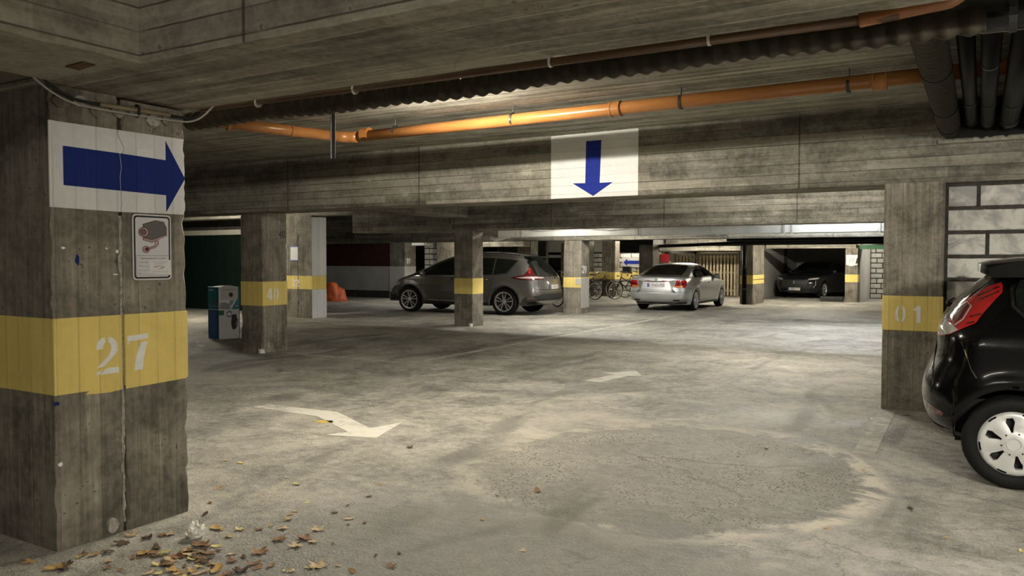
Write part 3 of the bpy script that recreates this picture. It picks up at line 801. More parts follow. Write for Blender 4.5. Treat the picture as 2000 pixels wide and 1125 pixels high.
gt = empty('slatted_gate', (-10.0, 33.3, 0), 0, 'tall pale wooden slatted gate behind the silver sedan', 'gate')
k = 0
x = -1.33
while x < 1.27:
    h = 1.72 + (.06 if x < -.4 else 0)
    m = rough_prism((x, -.012 - .012 * (k % 2), .03), (x + .092, .012, h), 'z', 1.0, ch=.006, seed=k)
    m.build('slat', M_WOOD, gt)
    x += .146; k += 1
for z in (.2, .95, 1.6):
    m = MB(); m.box(-1.34, 1.3, .012, .06, z, z + .09); m.build('rail', M_WOODF, gt)
for xx in (-.42, 1.27):
    m = rough_prism((xx, -.05, 0), (xx + .1, .06, 1.84), 'z', 1.0, ch=.008, seed=9); m.build('post', M_WOODF, gt)
m = MB(); m.box(-.3, 1.28, -.03, .06, 1.74, 1.85); m.build('head_board', M_WOODF, gt)
rb = empty('fire_hose_box', (-11.05, 31.1, 1.42), 0, 'red fire equipment box on the far pier behind the silver sedan', 'box')
m = MB(); m.box(-.15, .15, -.1, .08, 0, .33); m.build('case', M_REDBOX, rb, bevel=.01)
m = MB(); m.box(-.12, .12, -.108, -.1, .03, .30); m.build('door', M_REDBOX, rb)
m = MB(); m.tube([(-.05, 0, .33), (-.05, 0, .42)], .02, 8); m.build('inlet_pipe', M_RUST, rb)
column('narrow concrete pier holding the red fire box', -11.75, -11.25, 31.15, 31.6, 1.9, None, seed=35)
gb = empty('green_steel_beam', (-3.3, 31.0, 1.90), 0, 'green painted steel beam at the far right by the block wall', 'beam')
m = MB(); m.box(-.46, 1.9, -.05, .05, 0, .02); m.build('bottom_flange', M_GREENB, gb)
m = MB(); m.box(-.46, 1.9, -.01, .01, .02, .13); m.build('web', M_GREENB, gb)
m = MB(); m.box(-.46, 1.9, -.05, .05, .13, .15); m.build('top_flange', M_GREENB, gb)

def sm(pts, n=8):
    o = []
    P_ = [Vector(p) for p in pts]
    for i in range(len(P_) - 1):
        a, b_, c_, d_ = P_[max(i - 1, 0)], P_[i], P_[i + 1], P_[min(i + 2, len(P_) - 1)]
        for k in range(n):
            t = k / n
            o.append(.5 * ((2 * b_) + (c_ - a) * t + (2 * a - 5 * b_ + 4 * c_ - d_) * t * t + (3 * b_ - a - 3 * c_ + d_) * t ** 3))
    o.append(P_[-1]); return o
# ------------------------------------------------------------------ lamps
def lamp(x, y, z, rad, col, rot, label, k):
    r = empty('fluorescent_lamp', (x, y, z), R(rot), label, 'lamp')
    m = MB(); m.box(-.63, .63, -.022, .022, .035, .10); m.build('housing', M_LAMPBODY, r, bevel=.008)
    for s in (-1, 1):
        m = MB(); m.box(s * .605 - .02, s * .605 + .02, -.02, .02, -.022, .035); m.build('tube_holder', M_LAMPBODY, r)
    m = MB(); m.tube([(-.585, 0, 0), (.585, 0, 0)], .018, 8); m.build('tube', emis('lit lamp tube %d' % k, col, rad), r, smooth=True)
    if z < 2.9:
        for s in (-.5, .5):
            m = MB(); m.tube([(s, 0, .1), (s, 0, 3.05 - z)], .004, 6); m.build('hanger', M_STEEL, r)
for k, L in enumerate(LAMPS): lamp(*L, k)

# ------------------------------------------------------------------ pipes and ducts
def pipe_thing(name, label, cat='pipe', loc=(0, 0, 0)):
    return empty(name, loc, 0, label, cat)
# long orange drain pipe along the slab
pp = pipe_thing('orange_drain_pipe', 'long orange plastic drain pipe under the ceiling', loc=(-3, 7.0, 2.92))
def pl(x, y, z): return (x + 3, y - 7.0, z - 2.92)
m = MB(); m.tube([pl(-6.15, 7.0, 2.90), pl(-3.0, 7.0, 2.92), pl(1.6, 7.0, 2.95)], .06, 20); m.build('pipe_run', M_ORANGE, pp, smooth=True)
m = MB(); m.tube([pl(-6.14, 7.0, 2.90), pl(-6.22, 6.99, 2.90), pl(-6.29, 6.93, 2.90), pl(-6.34, 6.86, 2.90)], .064, 16); m.build('elbow', M_ORANGE, pp, smooth=True)
m = MB(); m.tube([pl(-6.32, 6.88, 2.90), pl(-6.62, 6.25, 2.92), pl(-6.95, 5.5, 2.94)], .06, 16); m.build('branch_run', M_ORANGE, pp, smooth=True)
for x in (-6.02, -2.98, -.72):
    m = MB(); m.tube([pl(x - .05, 7, 2.92), pl(x - .05, 7, 2.92) if False else pl(x - .035, 7, 2.92), pl(x + .035, 7, 2.92)], .069, 20); m.build('socket', M_ORANGE, pp, smooth=False)
    for s in (-.045, .045):
        m = MB(); m.tube([pl(x + s - .008, 7, 2.92), pl(x + s + .008, 7, 2.92)], .073, 20); m.build('socket_bead', M_ORANGE, pp)
for x in (-5.6, -4.1, -2.35, -.95, .5):
    m = MB(); m.tube([pl(x - .012, 7, 2.92), pl(x + .012, 7, 2.92)], .066, 18); m.build('pipe_clip', M_STEEL, pp)
    m = MB(); m.tube([pl(x, 7, 2.985), pl(x, 7, 3.06)], .008, 6); m.build('hanger_rod', M_STEEL, pp)
for t in (.35, .8):
    x, y = -6.32 - .63 * t, 6.88 - 1.38 * t
    m = MB(); m.tube([pl(x, y, 2.915), pl(x - .01, y - .025, 2.916)], .067, 16); m.build('socket', M_ORANGE, pp)
# thin brown pipe behind the near beam
pp = pipe_thing('brown_supply_pipe', 'thin brown pipe running close behind the near beam', loc=(-2, 3.34, 2.425))
m = MB(); m.tube([(-2.2, 0, .012), (0, 0, 0), (1.72, 0, -.006)], .020, 12); m.build('pipe_run', M_BROWNPIPE, pp, smooth=True)
for x in (-1.7, -.95, .25, 1.0):
    m = MB(); m.tube([(x - .006, 0, 0), (x + .006, 0, 0)], .026, 12); m.build('pipe_clip', M_GALVE, pp)
    m = MB(); m.tube([(x, 0, .02), (x, 0, .63)], .004, 6); m.build('hanger_rod', M_STEEL, pp)
pp = pipe_thing('copper_bend_pipe', 'glossy orange brown pipe bend at the upper right corner', loc=(-.3, 3.345, 2.432))
m = MB(); m.tube(sm([(-.12, 0, -.012), (.02, 0, .0), (.12, 0, .008), (.20, 0, .02), (.25, .0, .08), (.26, 0, .2), (.26, 0, .6)]), .028, 14); m.build('pipe_run', pvc('glossy brown pipe', (.22, .08, .025), (.30, .12, .04), .15), pp, smooth=True)
# corrugated hose
pp = pipe_thing('corrugated_hose', 'dark brown corrugated hose slung along behind the near beam', loc=(-2, 3.68, 2.44))
pts = []; rs = []
nn = 760
for i in range(nn + 1):
    x = -2.75 + 4.75 * i / nn
    sag = .012 * math.sin(x * 2.3) + .008 * math.sin(x * 6.1 + 1)
    pts.append((x, .006 * math.sin(x * 3), sag * .6 + .016))
    rs.append(.056 + .0065 * math.sin(i / nn * 4.75 / .085 * 2 * math.pi))
m = MB(); m.tube(pts, rs, 14); m.build('hose', M_HOSE, pp, smooth=True)
for x in (-1.6, -.3, .9):
    m = MB(); m.tube([(x, 0, .05), (x, 0, .62)], .004, 6); m.build('hanger_wire', M_STEEL, pp)
# hanging steel strip
pp = pipe_thing('hanging_steel_strip', 'dark steel strip hanging down from the ceiling near the pipe elbow', 'bracket', (-5.35, 5.75, 2.47))
m = MB(); m.box(-.022, .022, -.003, .003, 0, .58); m.build('strip', M_STEEL, pp)
m = MB(); m.box(-.022, .022, -.003, .04, .57, .578); m.build('fixing_tab', M_STEEL, pp)
m = MB(); m.box(-.022, -.018, -.02, .003, 0, .58); m.build('side_flange', M_STEEL, pp)
# bundle of lagged pipes running back at the right
BX = [(-.28, 2.77, .095, M_OLIVE, 'olive ribbed lagged pipe running back under the ceiling'), (-.10, 2.80, .05, M_DKPIPE, 'black pipe beside the olive lagged pipe'),
      (.03, 2.78, .055, M_DKPIPE, 'dark grey pipe in the middle of the right pipe bundle'), (.20, 2.78, .075, M_DKPIPE, 'thick black pipe in the right pipe bundle'),
      (.40, 2.78, .085, M_DKPIPE, 'outermost thick black pipe in the right pipe bundle'), (.62, 2.78, .085, M_DKPIPE, 'black pipe beyond the edge of the right bundle')]
for k, (x, z, rad, mt, lab) in enumerate(BX):
    pp = pipe_thing('lagged_pipe', lab, loc=(x, 6.6, z))
    n0 = 230
    pts = [(0, -1.75 + 3.95 * i / n0, 0) for i in range(n0 + 1)]
    rs = [rad + (.003 * math.sin(i * 1.05) if (k == 0 and i < 150) else 0) for i in range(n0 + 1)]
    if k: pts = [(0, -2.45, 0), (0, 0, 0), (0, 2.2, 0)]; rs = rad
    m = MB(); m.tube(pts, rs, 16); m.build('pipe_run', mt, pp, smooth=True)
    for y in (-.6, .9, 1.9):
        if k % 2 == 0 or y > 0:
            m = MB(); m.tube([(0, y, 0), (0, y + .03, 0)], rad + .006, 16); m.build('band', M_STEEL if k else M_DKPIPE, pp)
# glossy black cross pipe over the bundle
pp = pipe_thing('black_header_pipe', 'glossy black header pipe crossing above the right pipe bundle', loc=(.3, 4.0, 2.52))
m = MB(); m.tube([(-.42, .1, .12), (-.40, -.05, .05), (-.30, -.10, 0), (-.1, -.1, 0), (1.6, -.1, .02)], .075, 16); m.build('pipe_run', M_BLACKGLOSS, pp, smooth=True)
for x in (-.22, .0, .22):
    m = MB(); m.tube([(x, -.1, 0), (x + .03, -.1, 0)], .082, 16); m.build('band', M_STEEL, pp)
# black sheet standing in for shade in the opening where the bundle enters
rc = empty('pipe_recess', (.9, 9.3, 2.66), 0, 'black sheet as the shade of the broken opening where the pipes go through', 'opening')
m = MB(); m.box(-1.22, 1.6, -.485, -.455, 0, .39); m.build('hole_shade_sheet', M_SEAM, rc)
for k in range(9):
    m = rough_prism((-1.28 + k * .1, -.50, -.03), (-1.16 + k * .1, -.455, .015), 'x', .03, ch=.012, seed=70 + k); m.build('broken_edge', M_BEAM, rc)
# silver duct
dc = pipe_thing('silver_air_duct', 'long rectangular galvanised air duct behind the second beam', 'duct', (-5, 16.75, 2.05))
edges = [-10.05, -9.55, -8.0, -6.45, -4.85, -3.25, -1.65, 0.0, 1.6]
for a, b_ in zip(edges[:-1], edges[1:]):
    m = MB(); m.box(a + 5.004, b_ + 4.996, -.25, .25, 0, .34); m.build('duct_section', M_GALV, dc, bevel=.006)
    m = MB(); m.box(a + 4.985, a + 5.015, -.262, .262, -.012, .352); m.build('seam_flange', M_GALVE, dc)
for x in (-4.4, -1.5, 1.6):
    m = MB(); m.box(x - .02, x + .02, -.27, -.255, -.02, 1.0); m.build('hanger_strap', M_GALVE, dc)
m = MB(); m.tube([(-5.0, .0, .02), (-5.25, -.05, -.05), (-5.4, -.05, 0)], .05, 10); m.build('end_pipe', M_LAMPBODY, dc, smooth=True)
m = MB(); m.tube([(-4.7, -.262, .2), (-3.9, -.268, .13), (-3.0, -.268, .19), (-2.1, -.268, .12), (-1.2, -.262, .2)], .005, 6); m.build('loose_cable', M_BLACK, dc)
# black pipes far right
for (pts, rad, lab) in (([(-10.0, 26.6, 1.98), (-8.5, 26.6, 2.02), (-6.8, 26.6, 2.09), (-4.5, 26.6, 2.12), (-1.5, 26.6, 2.14)], .055, 'black pipe sloping across above the silver sedan'),
                        ([(-7.2, 26.2, 2.17), (-4.5, 26.2, 2.17), (-1.5, 26.2, 2.17)], .05, 'upper black pipe before the dark car bay'),
                        ([(-7.0, 27.0, 2.05), (-4.5, 27.0, 2.06), (-1.5, 27.0, 2.07)], .05, 'lower black pipe before the dark car bay')):
    pp = pipe_thing('black_pipe', lab, loc=pts[0]); o = Vector(pts[0])
    m = MB(); m.tube([Vector(p) - o for p in pts], rad, 12); m.build('pipe_run', M_DKPIPE, pp, smooth=True)
    for t in (.2, .5, .8):
        q = Vector(pts[0]).lerp(Vector(pts[-1]), t) - o
        m = MB(); m.tube([q, q + Vector((0, 0, .95))], .008, 6); m.build('hanger_rod', M_STEEL, pp)
jb = empty('junction_box', (-16.9, 22.4, 2.0), 0, 'pale junction box hanging below the beam behind the minivan', 'box')
m = MB(); m.box(-.28, .28, -.06, .06, 0, .3); m.build('case', simple('beige plastic box', (.34, .31, .24), .6), jb, bevel=.01)
for x in (-.2, .2):
    m = MB(); m.tube([(x, 0, .3), (x, 0, 1.06)], .008, 6); m.build('hanger', M_STEEL, jb)
m = MB(); m.tube([(.25, 0, 0), (.4, 0, -.05), (.6, .02, .02), (.9, .02, .2), (.9, 0, .5)], .01, 6); m.build('cable', M_BLACK, jb)
# cables around the head of column 27
cb = pipe_thing('white_cable', 'thin white cable drooping across the head of column 27', 'cable', (-4.02, 2.7, 2.33))
def cl(x, y, z): return (x + 4.02, y - 2.7, z - 2.33)
m = MB(); m.tube(sm([cl(-4.02, 2.16, 2.44), cl(-4.02, 2.22, 2.39), cl(-4.02, 2.31, 2.335), cl(-4.02, 2.42, 2.30), cl(-4.02, 2.6, 2.293), cl(-4.02, 2.8, 2.295), cl(-4.02, 3.0, 2.30), cl(-4.02, 3.11, 2.31), cl(-4.0, 3.18, 2.345), cl(-3.98, 3.25, 2.42)]), .0055, 8); m.build('cable', M_CABLEW, cb, smooth=True)
cb = pipe_thing('black_cable', 'black cable in a tan conduit across the head of column 27', 'cable', (-4.02, 2.7, 2.33))
m = MB(); m.tube(sm([cl(-4.02, 2.26, 2.40), cl(-4.02, 2.30, 2.37), cl(-4.02, 2.38, 2.335), cl(-4.025, 2.5, 2.318), cl(-4.025, 3.02, 2.325), cl(-4.02, 3.11, 2.33), cl(-3.99, 3.14, 2.34)]), .008, 8); m.build('cable', M_BLACK, cb, smooth=True)
m = MB(); m.tube([cl(-4.025, 2.56, 2.319), cl(-4.025, 2.98, 2.328)], .0125, 10); m.build('conduit', M_CONDUIT, cb, smooth=True)
m = MB(); m.tube([cl(-4.03, 2.775, 2.35), cl(-4.008, 2.777, 2.345), cl(-4.006, 2.778, 2.305), cl(-4.03, 2.78, 2.29)], .007, 8); m.build('clip', M_BLACK, cb)

# ------------------------------------------------------------------ cars
def catmull(pts, n=6):
    P_ = [np.array(p, float) for p in pts]; o = []
    for i in range(len(P_) - 1):
        a, b_, c_, d_ = P_[max(i - 1, 0)], P_[i], P_[i + 1], P_[min(i + 2, len(P_) - 1)]
        for k in range(n):
            t = k / n
            o.append(.5 * ((2 * b_) + (c_ - a) * t + (2 * a - 5 * b_ + 4 * c_ - d_) * t * t + (3 * b_ - a - 3 * c_ + d_) * t ** 3))
    o.append(P_[-1]); return np.array(o)

def pdist(px, pz, line):
    d = np.full(px.shape, 1e9)
    for (x0, z0), (x1, z1) in zip(line[:-1], line[1:]):
        dx, dz = x1 - x0, z1 - z0; L2 = dx * dx + dz * dz + 1e-12
        t = np.clip(((px - x0) * dx + (pz - z0) * dz) / L2, 0, 1)
        d = np.minimum(d, np.hypot(px - x0 - t * dx, pz - z0 - t * dz))
    return d

class CarBody:
    """closed car skin from a side outline; half width is a smooth function of (x, z)"""
    def __init__(s, sp):
        s.sp = sp
        s.rear = catmull(sp['rear']); s.top = catmull(sp['top']); s.front = catmull(sp['front'])
        s.poly = np.vstack([s.rear, s.top[1:], s.front[1:]])
        s.xmin, s.xmax = s.poly[:, 0].min(), s.poly[:, 0].max()
        s.wb = sp['wb']; s.Rw = sp['R']; s.Ra = sp['Ra']
        s.zb = sp['zb']
    def slice(s, x):
        zs = []
        P_ = s.poly
        for (x0, z0), (x1, z1) in zip(P_, np.roll(P_, -1, axis=0)):
            if (x0 - x) * (x1 - x) <= 0 and x0 != x1:
                zs.append(z0 + (z1 - z0) * (x - x0) / (x1 - x0))
        lo, hi = min(zs), max(zs)
        lo = max(lo, s.zb)
        for xc in (0, s.wb):
            if abs(x - xc) < s.Ra: lo = max(lo, s.Rw + math.sqrt(s.Ra ** 2 - (x - xc) ** 2))
        return lo, max(hi, lo + .002)
    def hw(s, x, z):
        x = np.asarray(x, float); z = np.asarray(z, float)
        sp = s.sp
        wv = np.interp(z, [p[0] for p in sp['wz']], [p[1] for p in sp['wz']])
        wv = wv * np.interp(x, [p[0] for p in sp['plan']], [p[1] for p in sp['plan']])
        for xc in (0, s.wb):
            dd = np.hypot(x - xc, z - s.Rw)
            wv = wv + sp.get('flare', .018) * np.exp(-((dd - s.Ra - .03) / .06) ** 2) * (z < .95)
        def f(d, r, n): return (1 - (1 - np.clip(d / r, 0, 1)) ** n) ** (1 / n)
        wv = wv * f(pdist(x, z, s.rear), *sp['r_rear']) * f(pdist(x, z, s.front), *sp['r_front'])
        rt = np.interp(x, [p[0] for p in sp['r_top']], [p[1] for p in sp['r_top']])
        wv = wv * f(pdist(x, z, s.top), rt, 2.7)
        return wv
    def mesh(s, NX=120, NZ=40):
        L = s.xmax - s.xmin
        t = np.linspace(0, 1, NX)
        xs = list(s.xmin + L * ((1 - np.cos(np.pi * t)) / 2 * .55 + t * .45))
        for xc in (0, s.wb):
            for k in range(25):
                xs.append(xc - s.Ra * math.cos(math.pi * k / 24))
        xs = np.array(sorted(set(np.round(xs, 5))))
        xs[0] = s.xmin + 1e-4; xs[-1] = s.xmax - 1e-4
        tz = (1 - np.cos(np.pi * np.linspace(0, 1, NZ))) / 2
        tz = tz * .75 + np.linspace(0, 1, NZ) * .25
        X = np.repeat(xs[:, None], NZ, 1)
        lohi = np.array([s.slice(x) for x in xs])
        Z = lohi[:, :1] + (lohi[:, 1:] - lohi[:, :1]) * tz[None, :]
        Yv = s.hw(X, Z); Yv[:, -1] = 0
        n = len(xs); vs = []; fs = []
        for sg in (1, -1):
            for i in range(n):
                for j in range(NZ): vs.append((X[i, j], sg * Yv[i, j], Z[i, j]))
        N = n * NZ
        for i in range(n - 1):
            for j in range(NZ - 1):
                a = i * NZ + j; b_ = a + NZ
                fs.append((a, a + 1, b_ + 1, b_)); fs.append((N + a, N + b_, N + b_ + 1, N + a + 1))
            fs.append((i * NZ, (i + 1) * NZ, N + (i + 1) * NZ, N + i * NZ))
        m = MB(); m.add(vs, fs); return m
    def side(s, pts, eps, sg):
        p = np.array(pts, float)
        y = s.hw(p[:, 0], p[:, 1])
        return [(a, sg * (b_ + eps), c) for (a, c), b_ in zip(pts, y)]
    def end(s, pts, eps, which):
        o = []
        ys = np.array([abs(p[0]) for p in pts]); zs = np.array([p[1] for p in pts])
        if which == 'rear': lo = np.full(len(pts), s.xmin); hi = lo + 1.6
        else: lo = np.full(len(pts), s.xmax); hi = lo - 1.6
        # outside silhouette counts as width 0
        P_ = s.poly
        def width(x):
            w_ = s.hw(x, zs)
            ins = np.array([s.inside(a, b_) for a, b_ in zip(x, zs)])
            return np.where(ins, w_, -1)
        for _ in range(22):
            mid = (lo + hi) / 2
            ok = width(mid) >= ys
            hi = np.where(ok, mid, hi); lo = np.where(ok, lo, mid)
        sgn = -1 if which == 'rear' else 1
        return [(x + sgn * eps, p[0], p[1]) for x, p in zip(hi, pts)]
    def inside(s, x, z):
        P_ = s.poly; c = False; n = len(P_); j = n - 1
        for i in range(n):
            if (P_[i][1] > z) != (P_[j][1] > z) and x < (P_[j][0] - P_[i][0]) * (z - P_[i][1]) / (P_[j][1] - P_[i][1]) + P_[i][0]: c = not c
            j = i
        return c
    def topz(s, pts, eps):
        o = []
        xs = np.array([p[0] for p in pts]); ys = np.array([abs(p[1]) for p in pts])
        hi = np.array([s.slice(x)[1] for x in xs]); lo = hi - .5
        for _ in range(20):
            mid = (lo + hi) / 2
            ok = s.hw(xs, mid) >= ys
            lo = np.where(ok, mid, lo); hi = np.where(ok, hi, mid)
        return [(p[0], p[1], z + eps) for p, z in zip(pts, hi)]

def grid_poly(poly, step):
    """flat polygon cut into a fine grid: returns 2-d verts and faces"""
    bm = bmesh.new()
    bm.faces.new([bm.verts.new((a, b_, 0)) for a, b_ in poly])
    xs = [p[0] for p in poly]; ys = [p[1] for p in poly]
    for ax, lo, hi in ((0, min(xs), max(xs)), (1, min(ys), max(ys))):
        k = math.floor(lo / step) + 1
        while k * step < hi:
            co = [0, 0, 0]; co[ax] = k * step; no = [0, 0, 0]; no[ax] = 1
            bmesh.ops.bisect_plane(bm, geom=bm.verts[:] + bm.edges[:] + bm.faces[:], plane_co=co, plane_no=no)
            k += 1
    bmesh.ops.triangulate(bm, faces=[f for f in bm.faces if len(f.verts) > 4])
    bm.verts.index_update()
    vs = [(v.co.x, v.co.y) for v in bm.verts]; fs = [tuple(v.index for v in f.verts) for f in bm.faces]
    bm.free(); return vs, fs

def skin(body, name, poly, proj, mat, parent, eps=.004, sg=1, step=.05, thick=.0, **kw):
    vs, fs = grid_poly(poly, step)
    if proj == 'side': V = body.side(vs, eps, sg)
    elif proj == 'top': V = body.topz(vs, eps)
    else: V = body.end(vs, eps, proj)
    m = MB(); m.add(V, fs)
    o = m.build(name, mat, parent, smooth=True, **kw)
    bm = bmesh.new(); bm.from_mesh(o.data); bmesh.ops.recalc_face_normals(bm, faces=bm.faces[:])
    # make sure it faces away from the car
    c = sum((f.normal.dot(f.calc_center_median() - Vector((body.wb / 2, 0, .6))) * f.calc_area() for f in bm.faces), 0.0)
    if c < 0: bmesh.ops.reverse_faces(bm, faces=bm.faces[:])
    bm.to_mesh(o.data); bm.free()
    return o

def strip2(pts, w_):
    """thin ribbon polygon along a polyline"""
    P_ = [Vector((a, b_)) for a, b_ in pts]; l = []; r_ = []
    for i, p in enumerate(P_):
        t = (P_[min(i + 1, len(P_) - 1)] - P_[max(i - 1, 0)]).normalized(); n_ = Vector((-t.y, t.x)) * w_ / 2
        l.append(tuple(p + n_)); r_.append(tuple(p - n_))
    return l + r_[::-1]

def wheel(parent, x, y, R_, width, style, sg, rim=.68):
    """sg: +1 outer face towards +y"""
    wh = empty('wheel', (x, y, R_)); wh.parent = parent
    W = width / 2
    prof = [(R_ * rim * .97, -W * .75), (R_ * rim, -W * .92), (R_ * .88, -W), (R_ * .965, -W * .85), (R_, -W * .55), (R_, W * .55), (R_ * .965, W * .85), (R_ * .88, W), (R_ * rim, W * .92), (R_ * rim * .97, W * .75)]
    m = MB(); m.lathe(prof, 48, 'y'); m.build('tyre', M_TYRE, wh, smooth=True)
    r0 = R_ * rim
    if style == 'cap':
        # pressed hubcap with six tapered openings
        m = MB()
        rings = [.20, .30, .36, .44, .56, .68, .80, .86, .90, .95, 1.0]
        prof_h = [.030, .030, .026, .024, .024, .022, .018, .016, .014, .010, -.002]
        def ha(rr): return 0 if rr < .36 or rr > .80 else (4.5 + (rr - .36) / .44 * 8.5 if rr < .74 else 6.5)
        sect = 6; pts = {}
        cols = [-30, -22, 'L', 'R', 22, 30]
        vs = []; idx = {}
        for s_ in range(sect):
            for i, rr in enumerate(rings):
                for j, c in enumerate(cols):
                    a = c if not isinstance(c, str) else ((-max(ha(rr), 4.5)) if c == 'L' else max(ha(rr), 4.5))
                    ang = R(60 * s_ + 100 + a)
                    h = prof_h[i] - (.006 if isinstance(c, str) and .4 < rr < .85 else 0)
                    idx[(s_, i, j)] = len(vs)
                    vs.append((r0 * rr * math.cos(ang), sg * (W * .80 + h), r0 * rr * math.sin(ang)))
        fs = []
        for s_ in range(sect):
            for i in range(len(rings) - 1):
                for j in range(len(cols) - 1):
                    if j == 2 and .35 < (rings[i] + rings[i + 1]) / 2 < .80: continue
                    if j in (0, 4) and i == 8: continue
                    fs.append((idx[(s_, i, j)], idx[(s_, i, j + 1)], idx[(s_, i + 1, j + 1)], idx[(s_, i + 1, j)]))
        # walls of the openings
        for s_ in range(sect):
            loop = [(i, 2) for i in range(2, 7)] + [(i, 3) for i in range(6, 1, -1)]
            base = len(vs)
            for (i, j) in loop:
                p = vs[idx[(s_, i, j)]]; vs.append((p[0] * .97, p[1] - sg * .025, p[2] * .97))
            for k in range(len(loop)):
                a = idx[(s_, *loop[k])]; b_ = idx[(s_, *loop[(k + 1) % len(loop)])]
                fs.append((a, b_, base + (k + 1) % len(loop), base + k))
        m.add(vs, fs)
        hc = m.build('hubcap', M_HUBCAP, wh, smooth=True, angle=.6)
        bm = bmesh.new(); bm.from_mesh(hc.data); bmesh.ops.remove_doubles(bm, verts=bm.verts[:], dist=1e-5); bmesh.ops.recalc_face_normals(bm, faces=bm.faces[:]); bm.to_mesh(hc.data); bm.free()
        m = MB(); m.lathe([(0, sg * (W * .8 + .028)), (r0 * .17, sg * (W * .8 + .028)), (r0 * .18, sg * (W * .8 + .036)), (r0 * .21, sg * (W * .8 + .036)), (r0 * .225, sg * (W * .8 + .026))], 28, 'y'); m.build('hub_badge_ring', M_HUBCAP, wh, smooth=True, angle=.5)
        m = MB()
        for s_ in range(6):
            ang = R(60 * s_ + 130); m.lathe([(0, sg * (W * .8 + .030)), (.006, sg * (W * .8 + .030)), (.006, sg * (W * .8 + .02))], 8, 'y', (r0 * .34 * math.cos(ang), 0, r0 * .34 * math.sin(ang)))
        m.build('bolt_holes', M_DARKALLOY, wh)
    else:
        nsp, sw, split = style
        m = MB(); m.lathe([(r0 * .86, sg * W * .55), (r0 * .90, sg * W * .92), (r0 * 1.0, sg * W * .96), (r0 * 1.01, sg * W * .80), (r0 * .98, sg * W * .2)], 40, 'y'); m.build('rim', M_ALLOY, wh, smooth=True, angle=.5)
        m = MB()
        for k in range(nsp):
            for dd in ((-split, split) if split else (0,)):
                a = R(90 + 360 * k / nsp)
                u = Vector((math.cos(a), 0, math.sin(a))); v = Vector((-math.sin(a), 0, math.cos(a)))
                b0 = u * r0 * .16 + v * dd * .25 * r0; b1 = u * r0 * .92 + v * dd * r0
                o1 = Vector((0, sg * W * .62, 0)); o2 = Vector((0, sg * W * .88, 0))
                a0, a1 = sw * r0 * .8, sw * r0 * 1.15
                vs = [b0 - v * a0 + o1, b0 + v * a0 + o1, b1 + v * a1 + o1, b1 - v * a1 + o1, b0 - v * a0 * .7 + o2, b0 + v * a0 * .7 + o2, b1 + v * a1 * .7 + o2, b1 - v * a1 * .7 + o2]
                m.add(vs, [(0, 1, 5, 4), (1, 2, 6, 5), (2, 3, 7, 6), (3, 0, 4, 7), (4, 5, 6, 7), (0, 3, 2, 1)])
        m.build('spokes', M_ALLOY, wh)
        m = MB(); m.lathe([(0, sg * W * .92), (r0 * .14, sg * W * .92), (r0 * .2, sg * W * .84), (r0 * .22, sg * W * .5)], 20, 'y'); m.build('hub', M_ALLOY, wh, smooth=True)
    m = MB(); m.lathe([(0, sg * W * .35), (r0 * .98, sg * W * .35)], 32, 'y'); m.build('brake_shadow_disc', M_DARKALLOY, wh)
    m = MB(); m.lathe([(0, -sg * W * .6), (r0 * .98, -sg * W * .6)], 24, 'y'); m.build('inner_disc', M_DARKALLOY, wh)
    return wh

def underbody(body, parent, half):
    m = MB()
    x0, x1, wb, Ra, Rw = body.xmin + .24, body.xmax - .2, body.wb, body.Ra, body.Rw
    m.box(x0, x1, -half + .24, half - .24, body.zb + .05, .55)
    m.box(Ra - .02, wb - Ra + .02, -half + .05, half - .05, body.zb - .01, .4)
    m.build('underbody', M_WELL, parent)

def plate_mb(parent, text, o, ux, uy, w_=.52, h_=.11):
    """number plate with lettering; o is the centre in car space"""
    pr = MB(); pr.prism([(-w_ / 2, -h_ / 2), (w_ / 2, -h_ / 2), (w_ / 2, h_ / 2), (-w_ / 2, h_ / 2)], o, ux, uy, 0, .008)
    p = pr.build('number_plate', M_PLATE, parent)
    m = MB(); m.prism([(-w_ / 2, -h_ / 2), (-w_ / 2 + .05, -h_ / 2), (-w_ / 2 + .05, h_ / 2), (-w_ / 2, h_ / 2)], o, ux, uy, .008, .009); m.build('plate_strip', M_PLATEBL, p)
    m = MB(); text_mb(m, text, h_ * 1.1, Vector(o) + Vector(ux) * .025, ux, uy, .0095, .85); m.build('plate_lettering', M_PLATETX, p)

def mirror(parent, x, y, z, sg, mat, k=1.0):
    m = MB()
    m.lathe([(0, -.11), (.045, -.10), (.07, -.05), (.075, .03), (.055, .09), (0, .11)], 14, 'y', (0, 0, 0))
    m.v = [(x + p[0] * .8 * k, y + sg * .10 * k + p[1] * k, z + p[2] * 1.05 * k) for p in m.v]
    o = m.build('wing_mirror', mat, parent, smooth=True)
    s_ = MB(); s_.tube([(x - .01, y - sg * .06, z - .05), (x, y + sg * .06, z - .02)], .022, 8); s_.build('mirror_stalk', M_PLAST, o)

def handle(body, parent, x, z, sg, mat):
    y = float(body.hw([x], [z])[0])
    m = MB(); m.tube([(x - .10, sg * (y + .002), z), (x - .08, sg * (y + .028), z), (x + .08, sg * (y + .028), z + .004), (x + .10, sg * (y + .002), z + .004)], [.010, .014, .014, .010], 8)
    m.build('door_handle', mat, parent, smooth=True)

